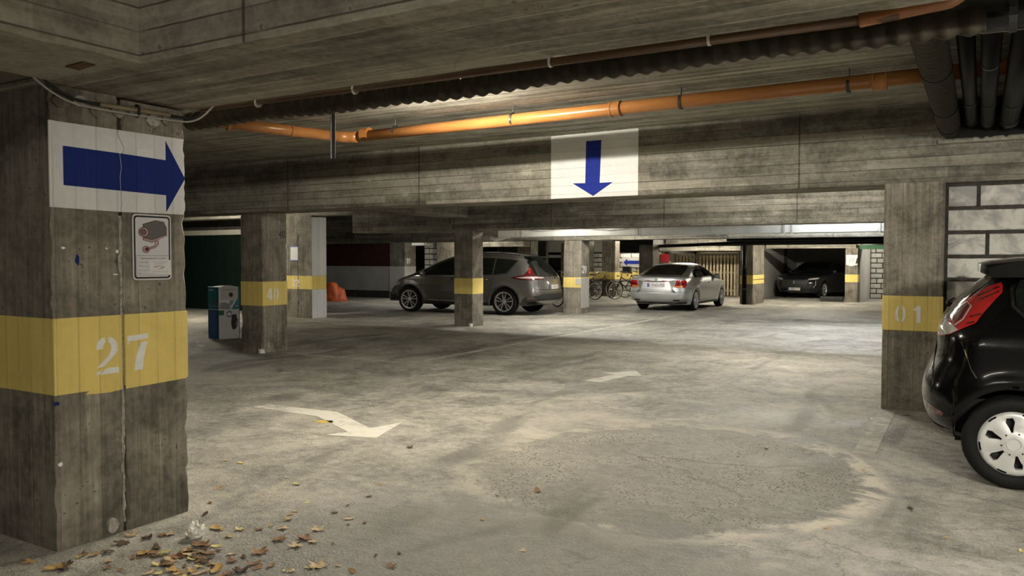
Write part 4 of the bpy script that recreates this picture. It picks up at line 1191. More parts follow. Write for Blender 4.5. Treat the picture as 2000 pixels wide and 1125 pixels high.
# ---------- black hatchback at the right edge
HB = dict(wb=2.49, R=.305, Ra=.355, zb=.20,
          rear=[(-.26, .20), (-.36, .215), (-.46, .27), (-.54, .37), (-.582, .50), (-.575, .64), (-.53, .76), (-.495, .85), (-.485, .96), (-.47, 1.05), (-.385, 1.19), (-.275, 1.30), (-.16, 1.405), (-.05, 1.47)],
          top=[(-.05, 1.47), (.1, 1.50), (.6, 1.53), (1.1, 1.50), (1.5, 1.40), (2.1, 1.06), (2.35, .98), (2.8, .90), (3.1, .78)],
          front=[(3.1, .78), (3.24, .62), (3.28, .45), (3.24, .28), (3.1, .2)],
          wz=[(0, .80), (.2, .82), (.3, .835), (.5, .855), (.72, .862), (.84, .855), (.93, .852), (1.0, .838), (1.25, .73), (1.45, .63), (1.55, .58)],
          plan=[(-.6, .93), (-.2, .975), (.4, 1), (2.0, 1), (2.8, .96), (3.3, .86)],
          r_rear=(.30, 2.7), r_front=(.45, 2.4), r_top=[(-.5, .10), (1.2, .10), (2.1, .16), (3.2, .12)], flare=.020)
hb = empty('hatchback_car', (.21, 6.955, 0), 0, 'black hatchback car with silver hubcap at the right edge', 'car')
B = CarBody(HB)
B.mesh(150, 46).build('body_shell', M_PBLACK, hb, smooth=True)
underbody(B, hb, .86)
for x in (0, 2.49):
    for sg in (-1, 1): wheel(hb, x, sg * .755, .305, .195, 'cap', sg, .70)
for sg in (-1, 1):
    # rear lamp: red lens, inner dark lens, clear lower corner
    lens = [(-.472, .955), (-.474, 1.01), (-.458, 1.06), (-.40, 1.13), (-.34, 1.19), (-.25, 1.262), (-.165, 1.322), (-.088, 1.352), (-.078, 1.33), (-.082, 1.285), (-.12, 1.24), (-.177, 1.165), (-.234, 1.08), (-.309, 1.04), (-.381, .995)]
    tl = skin(B, 'tail_lamp', lens, 'side', M_RED, hb, .006, sg, .03, label='red tail lamp')
    skin(B, 'clear_lens', [(-.470, .962), (-.470, 1.05), (-.43, 1.085), (-.375, 1.06), (-.335, 1.03), (-.381, 1.0)], 'side', M_CLEAR, tl, .010, sg, .025)
    skin(B, 'inner_lens', [(-.40, 1.10), (-.345, 1.165), (-.295, 1.205), (-.275, 1.19), (-.32, 1.105), (-.37, 1.07)], 'side', M_REDD, tl, .010, sg, .025)
    skin(B, 'lens_rib', strip2([(-.455, 1.06), (-.40, 1.115), (-.33, 1.185), (-.29, 1.215), (-.262, 1.19), (-.31, 1.10), (-.36, 1.055)], .009), 'side', M_CLEAR, tl, .013, sg, .03)
    for (a, b_) in (((-.235, 1.255), (-.10, 1.325)), ((-.225, 1.228), (-.10, 1.295)), ((-.27, 1.12), (-.20, 1.145)), ((-.29, 1.075), (-.24, 1.09))):
        skin(B, 'lens_rib', strip2([a, b_], .010), 'side', M_REDD, tl, .0085, sg, .03)
    skin(B, 'bumper_reflector', [(-.545, .455), (-.50, .425), (-.42, .435), (-.41, .46), (-.50, .495), (-.55, .50)], 'side', M_REDD, hb, .004, sg, .03)
    skin(B, 'bumper_seam', strip2([(-.315, .955), (-.28, .86), (-.255, .78), (-.22, .72)], .006), 'side', M_CHROME, hb, .003, sg, .03)
    skin(B, 'quarter_window', [(.0, 1.20), (-.01, 1.30), (.02, 1.37), (.20, 1.41), (.45, 1.42), (.45, 1.06), (.15, 1.06)], 'side', M_GLASS, hb, .004, sg)
    skin(B, 'window_trim', strip2([(.45, 1.04), (.13, 1.05), (-.02, 1.20), (-.03, 1.31), (.01, 1.385)], .022), 'side', M_CHROME, hb, .006, sg, .04)
    skin(B, 'rear_door_window', [(.47, 1.06), (.47, 1.42), (1.0, 1.40), (1.04, 1.05)], 'side', M_GLASS, hb, .004, sg)
    skin(B, 'front_door_window', [(1.08, 1.05), (1.04, 1.40), (1.35, 1.35), (1.95, 1.03)], 'side', M_GLASS, hb, .004, sg)
    skin(B, 'door_gap', strip2([(.40, .48), (.46, .75), (.46, 1.04)], .006), 'side', M_SEAM, hb, .002, sg)
    skin(B, 'front_door_gap', strip2([(1.06, .28), (1.06, 1.04)], .006), 'side', M_SEAM, hb, .002, sg)
    skin(B, 'arch_lip', strip2([(.375 * math.cos(R(a)), .305 + .375 * math.sin(R(a))) for a in range(10, 171, 10)], .016), 'side', M_PBLACK, hb, .008, sg, .05)
    skin(B, 'headlamp', [(2.5, .86), (2.95, .82), (3.1, .72), (2.9, .70), (2.55, .76)], 'side', M_CLEAR, hb, .004, sg)
    handle(B, hb, .62, .93, sg, M_PBLACK); handle(B, hb, 1.35, .93, sg, M_PBLACK)
    mirror(hb, 1.72, sg * .80, 1.07, sg, M_PBLACK)
skin(B, 'rear_window', [(-.50, 1.10), (.50, 1.10), (.44, 1.36), (.30, 1.42), (-.30, 1.42), (-.44, 1.36)], 'rear', M_GLASS, hb, .004)
m = MB()
pr = [(-.232, 1.428), (-.228, 1.485), (-.16, 1.503), (.0, 1.525), (.18, 1.535), (.18, 1.48), (-.02, 1.42), (-.20, 1.415)]
for i, yy in enumerate(np.linspace(-.60, .60, 13)):
    k = 1 - abs(yy / .6) ** 6 * .2
    m.v += [(a + (1 - k) * .35 * (a < 0), yy, z - (1 - k) * .16) for a, z in pr]
n = len(pr)
for i in range(12):
    for k in range(n): m.f.append((i * n + k, i * n + (k + 1) % n, (i + 1) * n + (k + 1) % n, (i + 1) * n + k))
m.f += [tuple(range(n)), tuple(range(12 * n, 13 * n))]
m.build('roof_spoiler', M_PBLACK, hb, smooth=True, angle=.6)
m = MB(); m.tube([(-.41, .0, 1.165), (-.425, .02, 1.18), (-.41, .25, 1.19), (-.39, .40, 1.20)], [.022, .014, .009, .007], 8); m.build('rear_wiper', M_BLACK, hb, smooth=True)
skin(B, 'lower_bumper_trim', [(-.70, .26), (.70, .26), (.72, .34), (-.72, .34)], 'rear', M_PLAST, hb, .005)

# ---------- grey minivan
MV = dict(wb=2.884, R=.36, Ra=.415, zb=.25,
          rear=[(-.62, .25), (-.85, .28), (-.98, .36), (-1.03, .50), (-1.02, .66), (-.985, .80), (-.965, .95), (-.93, 1.05), (-.82, 1.20), (-.66, 1.40), (-.52, 1.54)],
          top=[(-.52, 1.54), (-.3, 1.605), (.2, 1.665), (.9, 1.695), (1.5, 1.64), (2.0, 1.50), (2.6, 1.25), (3.0, 1.08), (3.4, .96), (3.62, .84)],
          front=[(3.62, .84), (3.78, .70), (3.85, .52), (3.84, .36), (3.72, .27), (3.5, .25)],
          wz=[(0, .86), (.25, .88), (.42, .92), (.62, .94), (.82, .945), (.95, .94), (1.05, .925), (1.35, .79), (1.6, .66), (1.7, .60)],
          plan=[(-1.03, .93), (-.5, .975), (.3, 1), (2.6, 1), (3.2, .97), (3.85, .88)],
          r_rear=(.36, 2.6), r_front=(.62, 2.3), r_top=[(-.6, .11), (1.5, .11), (2.6, .18), (3.6, .14)], flare=.022)
mv = empty('minivan_car', (-11.22, 19.53, 0), R(180 + 3.0), 'grey metallic minivan parked sideways behind the plain banded column', 'car')
mv.scale = (1.075, 1.02, 1.02)
B = CarBody(MV)
B.mesh(130, 42).build('body_shell', M_PGREY, mv, smooth=True)
underbody(B, mv, .94)
for x in (0, 2.884):
    for sg in (-1, 1): wheel(mv, x, sg * .81, .36, .235, (5, .062, .20), sg, .74)
for sg in (-1, 1):
    tl = skin(B, 'tail_lamp', [(-.965, .965), (-.93, 1.06), (-.80, 1.075), (-.66, 1.30), (-.60, 1.38), (-.565, 1.37), (-.62, 1.22), (-.56, 1.08), (-.28, 1.035), (-.20, .995), (-.45, .955), (-.75, .94)], 'side', M_REDD, mv, .006, sg, .04)
    skin(B, 'lens_strip', [(-.93, .99), (-.90, 1.035), (-.60, 1.035), (-.32, 1.01), (-.50, .985)], 'side', M_SIGNPK, tl, .010, sg, .04)
    skin(B, 'lens_strip', [(-.70, 1.11), (-.635, 1.27), (-.615, 1.26), (-.65, 1.11)], 'side', M_RED, tl, .010, sg, .04)
    skin(B, 'quarter_window', [(.30, 1.08), (.30, 1.515), (-.30, 1.45), (-.06, 1.12)], 'side', M_GLASS, mv, .004, sg)
    skin(B, 'rear_door_window', [(.34, 1.08), (.34, 1.52), (1.18, 1.54), (1.24, 1.06)], 'side', M_GLASS, mv, .004, sg)
    skin(B, 'front_door_window', [(1.29, 1.06), (1.23, 1.54), (1.65, 1.49), (2.0, 1.37), (2.45, 1.06)], 'side', M_GLASS, mv, .004, sg)
    skin(B, 'front_quarter_glass', [(2.5, 1.06), (2.12, 1.32), (2.55, 1.13), (2.75, 1.045)], 'side', M_GLASS, mv, .004, sg)
    skin(B, 'window_trim', strip2([(2.8, 1.03), (1.2, 1.04), (.3, 1.06), (-.08, 1.095), (-.32, 1.44)], .018), 'side', M_CHROME, mv, .007, sg)
    skin(B, 'upper_window_trim', strip2([(-.32, 1.46), (.3, 1.535), (1.2, 1.555), (1.66, 1.50), (2.05, 1.37)], .014), 'side', M_CHROME, mv, .006, sg)
    for pts in ([(.36, .75), (.52, .30), (1.2, .30)], [(.36, .75), (.30, 1.06)], [(1.25, .30), (1.27, 1.05)], [(2.42, .34), (2.48, .70), (2.46, 1.02)]):
        skin(B, 'door_gap', strip2(pts, .007), 'side', M_SEAM, mv, .002, sg)
    skin(B, 'sill_trim', strip2([(.55, .36), (1.3, .345), (2.3, .37)], .03), 'side', M_CHROME, mv, .012, sg)
    skin(B, 'sill_plastic', [(.44, .26), (2.44, .26), (2.42, .33), (.46, .33)], 'side', M_PLAST, mv, .006, sg)
    skin(B, 'arch_lip', strip2([(.43 * math.cos(R(a)), .36 + .43 * math.sin(R(a))) for a in range(6, 175, 8)], .02), 'side', M_PLAST, mv, .005, sg)
    skin(B, 'front_arch_lip', strip2([(2.884 + .43 * math.cos(R(a)), .36 + .43 * math.sin(R(a))) for a in range(6, 175, 8)], .02), 'side', M_PLAST, mv, .005, sg)
    skin(B, 'headlamp', [(3.2, .86), (3.55, .80), (3.74, .68), (3.62, .66), (3.25, .77)], 'side', M_CLEAR, mv, .005, sg)
    skin(B, 'fog_lamp_trim', [(3.55, .44), (3.78, .46), (3.80, .40), (3.6, .38)], 'side', M_CHROME, mv, .006, sg)
    skin(B, 'rear_bumper_reflector', [(-.86, .37), (-.70, .37), (-.68, .43), (-.90, .43)], 'side', M_REDD, mv, .006, sg)
    handle(B, mv, .55, .95, sg, M_CHROME); handle(B, mv, 1.45, .94, sg, M_CHROME)
    mirror(mv, 2.42, sg * .90, 1.10, sg, M_PGREY, 1.1)
skin(B, 'rear_window', [(-.66, 1.03), (.66, 1.03), (.70, 1.10), (.60, 1.42), (.45, 1.50), (-.45, 1.50), (-.60, 1.42), (-.70, 1.10)], 'rear', M_GLASS, mv, .005)
m = MB(); m.box(-.60, -.40, -.55, .55, 1.535, 1.575); m.build('roof_spoiler', M_GLASS, mv, bevel=.012)
skin(B, 'rear_bumper_plastic', [(-.86, .27), (.86, .27), (.88, .52), (.62, .58), (-.62, .58), (-.88, .52)], 'rear', M_PLAST, mv, .008)
skin(B, 'rear_skid_plate', [(-.62, .29), (.62, .29), (.70, .40), (-.70, .40)], 'rear', M_ALLOY, mv, .018)
skin(B, 'tailgate_crease', strip2([(-.8, .70), (0, .68), (.8, .70)], .012), 'rear', M_SEAM, mv, .002)
skin(B, 'tailgate_gap', strip2([(-.70, 1.0), (-.74, .64), (-.6, .60), (.6, .60), (.74, .64), (.70, 1.0)], .008), 'rear', M_SEAM, mv, .002)
xp = B.end([(0, .76)], 0, 'rear')[0][0]
plate_mb(mv, '1-WRI-629', (xp - .015, 0, .755), (0, -1, 0), (.06, 0, 1))
m = MB(); m.prism([(0, .05), (.03, 0), (0, -.05), (-.03, 0)], (B.end([(0, .93)], 0, 'rear')[0][0] - .004, 0, .93), (0, -1, 0), (.1, 0, 1), 0, .012); m.build('diamond_badge', M_CHROME, mv)
skin(B, 'windscreen', [(1.75, -.62), (1.75, .62), (2.85, .72), (3.0, .4), (3.02, 0), (3.0, -.4), (2.85, -.72)], 'top', M_GLASS, mv, .004, 1, .08)
skin(B, 'grille', [(-.45, .55), (.45, .55), (.5, .72), (-.5, .72)], 'front', M_PLAST, mv, .006)
for sg in (-.45, .45):
    m = MB(); m.tube([(-.3, sg * 1.25, 1.60), (.2, sg * 1.25, 1.665), (1.2, sg * 1.25, 1.675)], .012, 8); m.build('roof_rail', M_PLAST, mv)

# ---------- silver sedan
SD = dict(wb=2.874, R=.325, Ra=.375, zb=.20,
          rear=[(-.70, .20), (-.95, .25), (-1.08, .34), (-1.125, .48), (-1.12, .62), (-1.085, .72), (-1.08, .84), (-1.085, .96), (-1.06, 1.03)],
          top=[(-1.06, 1.03), (-.85, 1.06), (-.60, 1.075), (-.30, 1.17), (.05, 1.30), (.40, 1.40), (.9, 1.455), (1.3, 1.45), (1.7, 1.36), (2.3, 1.08), (2.6, 1.0), (3.2, .93), (3.6, .82)],
          front=[(3.6, .82), (3.73, .66), (3.76, .48), (3.7, .30), (3.5, .20)],
          wz=[(0, .82), (.2, .85), (.35, .90), (.55, .922), (.75, .927), (.88, .915), (.97, .885), (1.05, .83), (1.25, .72), (1.42, .62), (1.5, .58)],
          plan=[(-1.13, .95), (-.5, .985), (.3, 1), (2.5, 1), (3.2, .97), (3.75, .86)],
          r_rear=(.26, 3.2), r_front=(.5, 2.4), r_top=[(-1.1, .05), (-.55, .07), (.2, .10), (1.4, .10), (2.3, .15), (3.6, .10)], flare=.014)
sd = empty('sedan_car', (-8.20, 23.35, 0), R(90), 'silver sedan parked tail towards us beyond the floor line', 'car')
sd.scale = (.95, .975, .975)
B = CarBody(SD)
B.mesh(140, 40).build('body_shell', M_PSILVER, sd, smooth=True)
underbody(B, sd, .92)
for x in (0, 2.874):
    for sg in (-1, 1): wheel(sd, x, sg * .80, .325, .225, (7, .045, 0), sg, .74)
for sg in (-1, 1):
    tl = skin(B, 'tail_lamp_side', [(-1.08, .72), (-1.085, .93), (-.90, .945), (-.86, .92), (-.90, .80), (-.97, .72)], 'side', M_RED, sd, .006, sg, .03)
    t2 = skin(B, 'tail_lamp', [(sg * .55, .735), (sg * .80, .72), (sg * .86, .80), (sg * .86, .93), (sg * .66, .925), (sg * .60, .86)], 'rear', M_RED, sd, .006, 1, .03)
    skin(B, 'amber_strip', [(sg * .57, .745), (sg * .80, .735), (sg * .81, .77), (sg * .575, .77)], 'rear', M_AMBER, t2, .010, 1, .03)
    skin(B, 'lamp_dark_field', [(sg * .64, .80), (sg * .84, .81), (sg * .84, .86), (sg * .66, .86)], 'rear', M_REDD, t2, .010, 1, .03)
    skin(B, 'rear_door_window', [(-.02, 1.02), (.0, 1.16), (.30, 1.33), (.85, 1.37), (.90, 1.03)], 'side', M_GLASS, sd, .004, sg)
    skin(B, 'front_door_window', [(.95, 1.03), (.90, 1.37), (1.35, 1.365), (1.70, 1.25), (2.12, 1.03)], 'side', M_GLASS, sd, .004, sg)
    skin(B, 'window_trim', strip2([(2.15, 1.01), (.5, 1.01), (-.06, 1.015), (-.04, 1.17), (.28, 1.35)], .014), 'side', M_CHROME, sd, .006, sg)
    for pts in ([(.42, .62), (.30, .80), (.12, 1.0)], [(.93, .28), (.92, 1.01)], [(2.1, .30), (2.14, .98)]):
        skin(B, 'door_gap', strip2(pts, .007), 'side', M_SEAM, sd, .002, sg)
    skin(B, 'sill_trim', strip2([(.40, .30), (2.45, .30)], .03), 'side', M_PSILVER, sd, .016, sg)
    skin(B, 'bumper_gap', strip2([(-.96, .72), (-.62, .68), (-.40, .66)], .007), 'side', M_SEAM, sd, .002, sg)
    skin(B, 'headlamp', [(3.0, .83), (3.45, .78), (3.6, .70), (3.2, .68)], 'side', M_CLEAR, sd, .004, sg)
    handle(B, sd, .35, .86, sg, M_CHROME); handle(B, sd, 1.25, .85, sg, M_CHROME)
    mirror(sd, 1.98, sg * .86, 1.03, sg, M_PSILVER, 1.1)
    ex = skin(B, 'exhaust_tip', [(sg * .50, .30), (sg * .72, .31), (sg * .76, .37), (sg * .52, .37)], 'rear', M_CHROME, sd, .012, 1, .03)
    skin(B, 'exhaust_opening', [(sg * .53, .315), (sg * .70, .32), (sg * .73, .355), (sg * .54, .355)], 'rear', M_SEAM, ex, .016, 1, .03)
skin(B, 'rear_window', [(-.52, -.60), (-.52, .60), (.0, .60), (.36, .52), (.40, 0), (.36, -.52), (.0, -.60)], 'top', M_GLASS, sd, .004, 1, .06)
skin(B, 'windscreen', [(1.55, -.52), (1.55, .52), (2.3, .66), (2.42, 0), (2.3, -.66)], 'top', M_GLASS, sd, .004, 1, .08)
skin(B, 'boot_recess', [(-.52, .655), (.52, .655), (.56, .905), (-.56, .905)], 'rear', simple('silver paint with recess shade', (.34, .35, .345), .35, .6, .5, 1.0), sd, .003)  # darker copy of the body silver, recess shade put into the colour
skin(B, 'boot_chrome_strip', strip2([(-.54, .90), (0, .912), (.54, .90)], .022), 'rear', M_CHROME, sd, .012)
skin(B, 'boot_gap', strip2([(-.58, .93), (-.50, .66), (-.40, .625), (.40, .625), (.50, .66), (.58, .93)], .008), 'rear', M_SEAM, sd, .005)
skin(B, 'bumper_ledge', strip2([(-.86, .60), (0, .595), (.86, .60)], .010), 'rear', M_SEAM, sd, .003)
skin(B, 'lower_valance', [(-.80, .22), (.80, .22), (.82, .28), (-.82, .28)], 'rear', M_PLAST, sd, .006)
xp = B.end([(0, .80)], 0, 'rear')[0][0]
plate_mb(sd, '1-FND-757', (xp - .012, 0, .79), (0, -1, 0), (.02, 0, 1), .54, .115)
st = MB(); o = Vector((B.end([(0, .97)], 0, 'rear')[0][0] - .012, 0, .975))
st.lathe([(.038, -.004), (.044, 0), (.038, .004), (.034, 0)], 20, 'x', tuple(o), closed=True)
for a in (90, 210, 330):
    st.tube([o, o + Vector((0, math.cos(R(a)) * .04, math.sin(R(a)) * .04))], .004, 6)
st.build('star_badge', M_CHROME, sd)
m = MB(); m.lathe([(0, .05), (.03, .035), (.05, 0)], 10, 'z', (.25, 0, 1.40)); m.build('roof_aerial', M_PSILVER, sd, smooth=True)

# ---------- dark car in the bay
SV = dict(MV); SV.update(wb=2.68, R=.34, Ra=.39, zb=.22,
          rear=[(-.55, .22), (-.75, .28), (-.84, .5), (-.82, .8), (-.72, 1.05), (-.55, 1.30), (-.40, 1.42)],
          top=[(-.40, 1.42), (.0, 1.46), (.8, 1.48), (1.3, 1.43), (1.9, 1.16), (2.25, 1.03), (2.8, .98), (3.2, .90), (3.36, .82)],
          front=[(3.36, .82), (3.46, .66), (3.47, .48), (3.42, .32), (3.25, .22)],
          wz=[(0, .84), (.22, .86), (.5, .91), (.8, .92), (.95, .90), (1.2, .77), (1.45, .64)],
          plan=[(-.84, .93), (.3, 1), (2.4, 1), (3.0, .98), (3.47, .90)], r_rear=(.3, 2.6), r_front=(.42, 2.8), r_top=[(-.6, .1), (1.3, .1), (2.2, .16), (3.3, .08)])
sv = empty('dark_parked_car', (-5.55, 36.4, 0), R(-104), 'dark parked car facing out of the shadowy bay', 'car')
B = CarBody(SV)
B.mesh(110, 34).build('body_shell', M_PDARK, sv, smooth=True)
underbody(B, sv, .91)
for x in (0, 2.68):
    for sg in (-1, 1): wheel(sv, x, sg * .79, .34, .22, (5, .06, .14), sg, .72)
for sg in (-1, 1):
    hl = skin(B, 'headlamp', [(sg * .50, .72), (sg * .84, .76), (sg * .86, .83), (sg * .55, .79)], 'front', M_CLEAR, sv, .008, 1, .04)
    skin(B, 'daylight_lamp', strip2([(sg * .78, .70), (sg * .80, .55), (sg * .72, .42)], .02), 'front', M_CLEAR, sv, .008, 1, .04)
    skin(B, 'front_door_window', [(.9, 1.02), (.85, 1.39), (1.25, 1.35), (1.95, 1.03)], 'side', M_GLASS, sv, .004, sg)
    skin(B, 'rear_door_window', [(.0, 1.05), (.05, 1.36), (.82, 1.39), (.86, 1.02)], 'side', M_GLASS, sv, .004, sg)
    mirror(sv, 1.85, sg * .84, 1.05, sg, M_PDARK)
    handle(B, sv, .3, .9, sg, M_PDARK); handle(B, sv, 1.15, .9, sg, M_PDARK)
skin(B, 'windscreen', [(1.25, -.55), (1.25, .55), (2.1, .70), (2.22, 0), (2.1, -.70)], 'top', M_GLASS, sv, .004, 1, .08)
skin(B, 'grille', [(-.48, .45), (.48, .45), (.55, .74), (-.55, .74)], 'front', M_PLAST, sv, .005)
m = MB(); m.prism([(-.04, .05), (.04, .05), (.03, -.05), (0, -.07), (-.03, -.05)], (B.end([(0, .64)], 0, 'front')[0][0] + .004, 0, .64), (0, 1, 0), (0, 0, 1), 0, .012); m.build('shield_badge', M_CHROME, sv)
plate_mb(sv, '1-BBS-190', (B.end([(0, .36)], 0, 'front')[0][0] + .03, 0, .37), (0, 1, 0), (0, 0, 1))

# ------------------------------------------------------------------ bicycles
def bicycle(label, loc, rz, col, lean=0.0, crate=False, fender=True, steer=0.3):
    b = empty('bicycle', loc, rz, label, 'bicycle', 'bicycles parked behind the column numbered 39')
    b.rotation_euler = (R(lean), 0, rz)
    Rw = .345; wb = 1.08
    mt = simple('bicycle paint ' + label[:14], col, .3, .2, .5, .6)
    def wheel_b(x, st):
        wh = empty('wheel', (x, 0, Rw)); wh.parent = b; wh.rotation_euler = (0, 0, st)
        m = MB(); m.lathe([(Rw - .03, -.014), (Rw - .014, -.020), (Rw, -.010), (Rw, .010), (Rw - .014, .020), (Rw - .03, .014)], 30, 'y'); m.build('tyre', M_TYRE, wh, smooth=True)
        m = MB(); m.lathe([(Rw - .028, -.014), (Rw - .028, .014), (Rw - .05, .010), (Rw - .05, -.010)], 30, 'y', closed=True); m.build('rim', M_ALLOY, wh, smooth=True)
        m = MB()
        for k in range(14):
            a = 2 * math.pi * k / 14; s_ = (-1) ** k
            m.tube([(.02 * math.cos(a + .8), s_ * .025, .02 * math.sin(a + .8)), ((Rw - .04) * math.cos(a), 0, (Rw - .04) * math.sin(a))], .0022, 4, False)
        m.build('spokes', M_CHROME, wh)
        m = MB(); m.tube([(0, -.05, 0), (0, .05, 0)], .022, 10); m.build('hub', M_ALLOY, wh)
        if fender:
            m = MB(); vs = []; fs = []
            n_ = 16
            for k in range(n_ + 1):
                a = R(200 - 170 * k / n_) if x < .5 else R(150 - 140 * k / n_ + 25)
                for yy in (-.028, .028): vs.append(((Rw + .018) * math.cos(a), yy, (Rw + .018) * math.sin(a)))
            for k in range(n_): fs.append((2 * k, 2 * k + 1, 2 * k + 3, 2 * k + 2))
            m.add(vs, fs); m.build('mudguard', M_CHROME if col[0] > .1 else M_BLACK, wh, smooth=True)
    wheel_b(0, 0); wheel_b(wb, steer)
    bbk = (.46, 0, .29); seat = (.30, 0, .78); head = (.86, 0, .86); headl = (.91, 0, .70)
    for n_, p in (('seat_tube', [bbk, seat]), ('down_tube', [bbk, headl]), ('top_tube', [(.36, 0, .58), head]), ('chain_stay', [(0, .05, Rw), bbk]), ('chain_stay', [(0, -.05, Rw), bbk]), ('seat_stay', [(0, .05, Rw), (.32, 0, .70)]), ('seat_stay', [(0, -.05, Rw), (.32, 0, .70)]), ('head_tube', [headl, (.83, 0, .92)])):
        m = MB(); m.tube(p, .017 if 'stay' not in n_ else .010, 8); m.build(n_, mt, b, smooth=True)
    m = MB(); m.tube([headl, (.93, .05, .66), (1.0, .05, .50), (wb, .05, Rw)], .012, 8); m.tube([headl, (.93, -.05, .66), (1.0, -.05, .50), (wb, -.05, Rw)], .012, 8); m.build('fork', mt, b, smooth=True)
    m = MB(); m.tube([(.83, 0, .92), (.82, 0, 1.04)], .013, 8); m.build('stem', M_CHROME, b)
    m = MB(); m.tube([(.66, .29, 1.04), (.78, .27, 1.07), (.86, .10, 1.05), (.86, -.10, 1.05), (.78, -.27, 1.07), (.66, -.29, 1.04)], .012, 8); m.build('handlebar', M_CHROME, b, smooth=True)
    for s_ in (-1, 1):
        m = MB(); m.tube([(.62, s_ * .292, 1.035), (.72, s_ * .28, 1.06)], .018, 8); m.build('grip', M_BLACK, b)
    m = MB(); m.tube([seat, (.28, 0, .88)], .012, 8); m.build('seat_post', M_CHROME, b)
    m = MB(); m.add([(.12, -.085, .90), (.12, .085, .90), (.27, .06, .895), (.42, .018, .89), (.42, -.018, .89), (.27, -.06, .895), (.12, -.075, .95), (.12, .075, .95), (.27, .045, .935), (.42, .012, .92), (.42, -.012, .92), (.27, -.045, .935)],
                    [(0, 1, 7, 6), (1, 2, 8, 7), (2, 3, 9, 8), (3, 4, 10, 9), (4, 5, 11, 10), (5, 0, 6, 11), (6, 7, 8, 11), (8, 9, 10, 11), (0, 5, 2, 1), (5, 4, 3, 2)]); m.build('saddle', M_BLACK, b, bevel=.01)
    m = MB(); m.lathe([(.085, -.004), (.095, 0), (.085, .004)], 24, 'y', (.46, -.05, .29), closed=True); m.build('chainring', M_STEEL, b)
    for s_ in (-1, 1):
        m = MB(); m.tube([(.46, s_ * .07, .29), (.46 + s_ * .12, s_ * .09, .29 - s_ * .12)], .009, 6); m.build('crank', M_CHROME, b)
        m = MB(); m.box(.46 + s_ * .12 - .04, .46 + s_ * .12 + .04, s_ * .14 - .045, s_ * .14 + .045, .29 - s_ * .12 - .012, .29 - s_ * .12 + .012); m.build('pedal', M_BLACK, b)
    m = MB()
    for y_ in (-.06, .06): m.tube([(.24, y_, .74), (-.28, y_, .74), (0, y_ * 1.3, Rw)], .006, 6)
    for x_ in (-.28, -.1, .08): m.tube([(x_, -.06, .74), (x_, .06, .74)], .006, 6)
    m.build('luggage_rack', M_BLACK, b)
    m = MB(); m.lathe([(0, .05), (.03, .045), (.04, 0), (.025, -.03), (0, -.035)], 12, 'x', (.98, 0, .90)); m.build('front_lamp', M_CHROME, b, smooth=True)
    m = MB(); m.tube([(.30, .04, .30), (.22, .16, .01)], .009, 6); m.build('kickstand', M_STEEL, b)
    if crate:
        c = empty('handlebar_crate', (1.02, 0, .98)); c.parent = b
        for (a0, a1, b0, b1) in ((-.15, -.14, -.2, .2), (.14, .15, -.2, .2), (-.15, .15, -.2, -.19), (-.15, .15, .19, .2)):
            m = MB(); m.box(a0, a1, b0, b1, 0, .26); m.build('crate_side', M_BLACK, c)
        m = MB(); m.box(-.15, .15, -.2, .2, 0, .012); m.build('crate_bottom', M_BLACK, c)
    return b
bicycle('dark city bicycle nearest the column numbered 39', (-13.45, 28.3, 0), R(-38), (.02, .02, .022), -6, steer=.5)
bicycle('black bicycle second from the column numbered 39', (-13.7, 29.55, 0), R(-12), (.012, .012, .012), 5, steer=-.3)
bicycle('pale framed bicycle leaning among the black ones', (-14.6, 28.9, 0), R(-62), (.20, .19, .17), -4, steer=.2)
bicycle('black bicycle with a handlebar crate beside the sedan', (-11.3, 30.3, 0), R(-168), (.014, .014, .016), 4, crate=True, steer=.25)
bicycle('black bicycle standing behind the rear lamp of the sedan', (-11.4, 29.2, 0), R(-128), (.03, .012, .012), -5, steer=.1)
bicycle('bicycle parked between the minivan tail and column 39', (-12.75, 23.4, 0), R(-25), (.02, .02, .02), 0, steer=.1)

# ------------------------------------------------------------------ cartons beside column 40
def carton(label, z0, h, w_, d_, side_mat, front_mat, lower):
    c = empty('printed_carton', (-12.50, 10.39, z0), R(-12), label, 'carton')
    m = MB(); m.box(-w_ / 2, w_ / 2, -d_ / 2, d_ / 2, 0, h); m.build('box_body', front_mat, c, bevel=.004)
    m = MB(); m.box(-w_ / 2 + .005, w_ / 2 - .005, -d_ / 2 - .0015, -d_ / 2 + .002, .006, h - .006); m.build('side_print', side_mat, c)
    return c
# front prints face the aisle (+x side)
cw, cdp = .42, .42
c = carton('lower white and blue carton with a black appliance print beside column 40', 0, .555, cw, cdp, M_CBLUE, M_CWHITE, True)
def fp(name, poly, mat, par, t=.0016):
    m = MB(); m.prism([(a_ * .84, b2) for a_, b2 in poly], (cw / 2, 0, 0), YY, YZ, -.001, t); return m.build(name, mat, par, tri=True)
fp('appliance_print', [(.06, .20), (.04, .30), (.06, .44), (.09, .46), (.17, .46), (.18, .40), (.20, .36), (.19, .24), (.15, .18), (.09, .17)], M_SIGNBK, c)
fp('appliance_highlight', [(.14, .25), (.18, .34), (.185, .30), (.16, .24)], M_CGREY, c, .002)
fp('green_label', [(-.25, .45), (-.25, .54), (-.13, .545), (-.13, .455)], M_CGREEN, c)
a = ring(.0, .47, (.075, .06), (.05, .04), 20, 170, 8); fp('recycle_arrow', a, M_CBLUE, c)
a = ring(.0, .47, (.075, .06), (.05, .04), 200, 350, 8); fp('recycle_arrow', a, M_CBLUE, c)
fp('blue_edge', [(.235, .006), (.2505, .006), (.2505, .55), (.235, .55)], M_CBLUE, c)
m = MB(); m.box(-cw / 2 + .08, cw / 2 - .1, -.2135, -.2105, .1, .5); m.build('print_panel', simple('lighter blue carton print', (.05, .16, .42), .5), c)
